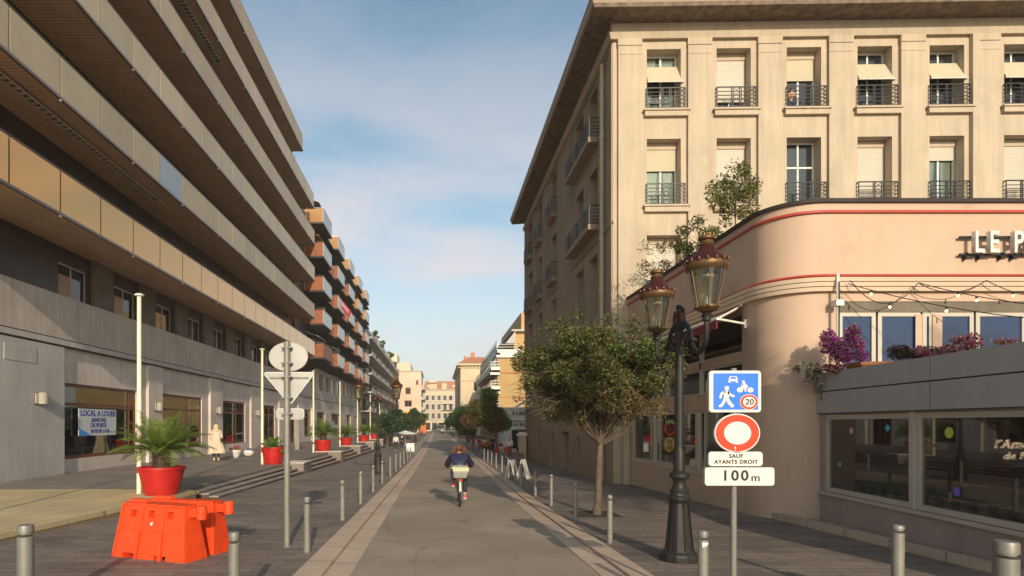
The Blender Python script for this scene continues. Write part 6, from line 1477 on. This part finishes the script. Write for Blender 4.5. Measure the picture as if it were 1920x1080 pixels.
def aboard(label, loc, rz, w=.55, h=.85, m='sign_white'):
    b = MB().hexa([(-w / 2, -.24, 0), (w / 2, -.24, 0), (w / 2, -.21, 0), (-w / 2, -.21, 0), (-w / 2, -.03, h), (w / 2, -.03, h), (w / 2, 0, h), (-w / 2, 0, h)])
    c = MB().hexa([(-w / 2, .21, 0), (w / 2, .21, 0), (w / 2, .24, 0), (-w / 2, .24, 0), (-w / 2, 0.005, h), (w / 2, 0.005, h), (w / 2, .03, h), (-w / 2, .03, h)])
    d = MB().tube([(-w / 2, 0, h), (w / 2, 0, h)], .02, 6); d.tube([(0, -.15, .3), (0, .15, .3)], .008, 4)
    return mp_('sandwich_board', label, 'sandwich board', loc, [('front_panel', b, m), ('back_panel', c, m), ('hinge', d, 'steel_dark')], 'white sandwich boards', rz)
aboard('white sandwich board seen edge-on by the right kerb, the left of a pair', (3.12, 24.2, g(24) + .035), R(62), .5, .8)
aboard('white sandwich board seen edge-on by the right kerb, the right of a pair', (3.62, 24.4, g(24) + .035), R(66), .5, .8)
aboard('white menu board standing at the left kerb among the far bollards', (-2.05, 46.5, g(46) + .5), 0, .62, .65)
mp_('pillar_stand', 'thin grey stand under the white menu board at the left kerb', 'stand', (-2.05, 46.5, g(46) + .035), [('post', MB().tube([(0, 0, 0), (0, 0, .46)], .03, 6), 'steel'), ('foot', MB().lathe((0, 0, 0), [(.2, 0), (.18, .03)], 10), 'steel_dark')])
def cafe_table(label, loc, m='wood'):
    b = MB().lathe((0, 0, .70), [(.34, 0), (.36, .02), (.34, .04)], 14); c = MB().tube([(0, 0, 0), (0, 0, .7)], .03, 6); c.lathe((0, 0, 0), [(.2, 0), (.18, .03)], 10)
    return mp_('cafe_table', label, 'table', loc, [('table_top', b, m), ('pedestal', c, 'steel_dark')], 'cafe tables on the right pavement')
def cafe_chair(label, loc, rz, m='wood'):
    b = MB().box(-.2, .2, -.2, .2, .43, .46); c = MB().box(-.2, .2, .18, .21, .6, .9); parts = [('seat', b, m), ('backrest', c, m)]
    for sx in (-1, 1):
        for sy in (-1, 1): parts.append(('leg', MB().tube([(sx * .19, sy * .19, 0), (sx * .19, sy * .19, .9 if sy > 0 else .44)], .013, 5), 'steel_dark'))
    return mp_('cafe_chair', label, 'chair', loc, parts, 'cafe chairs on the right pavement', rz)
tb = cafe_table('nearest cafe table in front of the white pavilion', (4.75, 41.0, g(41) + .035)); ch = cafe_chair('red cafe chair nearest the second tree on the right', (4.3, 40.4, g(40) + .035), .6, 'red_thing')
k = 0
for x, y in ((5.6, 42.3), (4.4, 52), (5.6, 55), (4.6, 60), (5.5, 66), (4.7, 72)):
    k += 1; dup(tb, (x, y, g(y) + .035), label=f'{ORD[k]} cafe table from the camera on the far right pavement')
k = 0
for x, y, r_ in ((5.2, 40.6, 2), (5.1, 42.4, 3), (6.0, 42.0, 1), (4.0, 51.5, .4), (4.8, 52.6, 3), (5.2, 55.4, 2), (6.1, 54.6, .3), (4.1, 60.4, 1.4), (5.1, 59.5, 3), (5.0, 66.3, .2), (6, 66, 2.3), (4.3, 72.3, 1), (5.2, 71.6, 3)):
    k += 1; dup(ch, (x, y, g(y) + .035), r_, label=f'{ORD[k]} cafe chair from the camera on the far right pavement')
def parasol(label, loc, m, r=1.3, h=2.1, sc=1.0):
    b = MB(); n = 8; b.lathe((0, 0, h - .45), [(r, 0), (r * .98, .05), (.03, .45)], n); c = MB().tube([(0, 0, 0), (0, 0, h + .05)], .025, 6); c.lathe((0, 0, 0), [(.25, 0), (.22, .06)], 12)
    return mp_('parasol', label, 'parasol', loc, [('canopy', b, m), ('pole', c, 'white_paint')], 'cafe parasols')
parasol('white parasol beside the left tree clump behind the walking people', (-4.0, 76, g(76)), 'white_cloth', 1.6, 2.0)
parasol('white parasol between the trees at the far end of the right pavement', (4.6, 120, -1), 'white_cloth', 2.2, 2.4)
parasol('small white parasol beside the gate pier', (5.4, 46.5, g(46)), 'white_cloth', .55, 1.75)
parasol('maroon parasol over the tables beyond the second tree', (4.2, 66.5, g(66)), 'maroon', 1.4, 1.7)
for i, (x, y, r) in enumerate(((4.3, 50, .45), (-8.3, 84, .8))):
    make_tree(('small green bush in front of the cafe tables on the right', 'green bush beyond the last planters on the left')[i], (x, y, g(y) if i == 0 else 0), (x, y, g(y) + .5 if i == 0 else .5), (x, y, g(y) + .75 if i == 0 else 1.0), (r, r, r * .9), 90 + i, 1200, .12, .06, 'leaf_bright', .03, 10, cat='bush', name='bush')
fr_ = thing('metal_fence', 'white horizontal-bar railing behind the farthest red pots', 'railing', (-8.5, 72, 0))
b = MB()
for z in (.35, .6, .85, 1.1, 1.35): b.tube([(-9.6, 72, z), (-7.6, 72, z)], .03, 5)
for z in (.35, .6, .85, 1.1, 1.35): b.tube([(-7.0, 76, z - .1), (-5.2, 76, z - .1)], .03, 5)
b.build('bar', 'white_paint', fr_); b = MB()
for x, y in ((-9.6, 72), (-7.6, 72), (-7.0, 76), (-5.2, 76)): b.tube([(x, y, 0 if y < 75 else -1), (x, y, 1.4)], .04, 6)
b.build('post', 'white_paint', fr_)
totem = mp_('info_totem', 'slim grey upright panel on the plaza behind the back-facing signs', 'totem', (-10.2, 43.0, -.02), [('panel', MB().box(-.16, .16, -.06, .06, 0, 2.3), 'steel'), ('base_plate', MB().box(-.25, .25, -.2, .2, 0, .03), 'steel_dark')])
aw2 = thing('shop_awning', 'small white awning on the side of the corner building above the far trees', 'awning', (6.2, 34, 2.9))
MB().hexa([(5.6, 41, 2.95), (5.6, 43.5, 2.95), (6.6, 43.5, 3.6), (6.6, 41, 3.6), (5.6, 41, 2.98), (5.6, 43.5, 2.98), (6.6, 43.5, 3.64), (6.6, 41, 3.64)]).build('canopy', 'white_cloth', aw2)
MB().box(5.59, 5.61, 41, 43.5, 2.75, 2.97).build('valance', 'white_cloth', aw2)
van = thing('parked_van', 'white van parked far away at the end of the street', 'van', (1.2, 205, -1))
MB().hexa([(0, 205, -.6), (2.4, 205, -.6), (2.4, 210, -.6), (0, 210, -.6), (.15, 205.1, 1.4), (2.25, 205.1, 1.4), (2.25, 209.5, 1.4), (.15, 209.5, 1.4)]).build('body', 'white_paint', van, bevel=.15)
MB().box(.3, 2.1, 204.97, 205.08, .5, 1.15).build('rear_window', 'window_glass', van)
for x in (.1, 2.1): MB().tube([(x, 206, -.68), (x + .2, 206, -.68)], .32, 12).build('wheel', 'rubber', van)
# pavement debris around the near tree: planting pit and fallen leaves
b = MB().box(3.15, 4.15, 12.95, 13.95, g(13.4) + .0, g(13.4) + .043); o = b.build('tree_pit', 'soil', None); o['kind'] = 'structure'
# date palms standing behind the camera: their shadows and reflections fall on the restaurant
for i, (x, y, h) in enumerate(((9.5, -2.0, 6.6), (13.5, -4.0, 7.5))):
    t = thing('date_palm', ('date palm behind the camera, shading the foot of the peach restaurant corner', 'date palm behind the camera, farther right')[i], 'palm tree', (x, y, 0), group='date palms behind the camera')
    MB().lathe((0, 0, -.1), [(.30, 0), (.24, .4), (.2, h * .6), (.19, h), (.1, h + .2)], 12).build('trunk', 'palm_bark', t, True, False)
    f = fronds(46, 2.7, 31 + i, .6, .5, .03, 24); f.v = [(a, b_, c + h) for a, b_, c in f.v]; f.build('fronds', 'leaf_palm', t, False, False, norm=False)

for i, (x, y, l) in enumerate(((-5.2, 142, 'round green tree far down the left pavement'), (-5.0, 170, 'last green tree before the cream house on the left'), (5.2, 112, 'green tree far down the right pavement before the tower house'), (5.4, 140, 'last green tree on the right before the end of the street'))):
    make_tree(l, (x, y, -1), (x, y, 1.0), (x, y, 3.2), (2.9, 3.0, 2.3), 120 + i, 3500, .45, .2, ('leaf_dark', 'leaf_bright')[i % 2], .16, 18, group='far trees down the street')
for i, (x, y, rz_, m_) in enumerate(((-4.6, 96, 170, 'plank_blue'), (4.6, 84, 20, 'trousers'), (-3.0, 124, 10, 'shoe_red'), (1.6, 150, 180, 'white_cloth'))):
    figure(('person in blue far down the left pavement', 'person in dark clothes far down the right pavement', 'tiny person in red far away by the left kerb', 'tiny person in white walking on the road near its far end')[i], (x, y, g(y) + .03), R(rz_), m_, 'trousers', 'hair_dark', stride=.15)
# haze
hb = MB().box(-170, 170, -62, 425, -3.5, 40).build('haze', M['soil'], None); hb['kind'] = 'stuff'
hm = bpy.data.materials.new('haze_air'); hm.use_nodes = True; hm.node_tree.nodes.clear()
ho = hm.node_tree.nodes.new('ShaderNodeOutputMaterial'); hv = hm.node_tree.nodes.new('ShaderNodeVolumePrincipled')
hv.inputs['Color'].default_value = (.95, .88, .80, 1); hv.inputs['Density'].default_value = .0006; hv.inputs['Anisotropy'].default_value = .0
hm.node_tree.links.new(hv.outputs[0], ho.inputs['Volume']); hb.data.materials[0] = hm
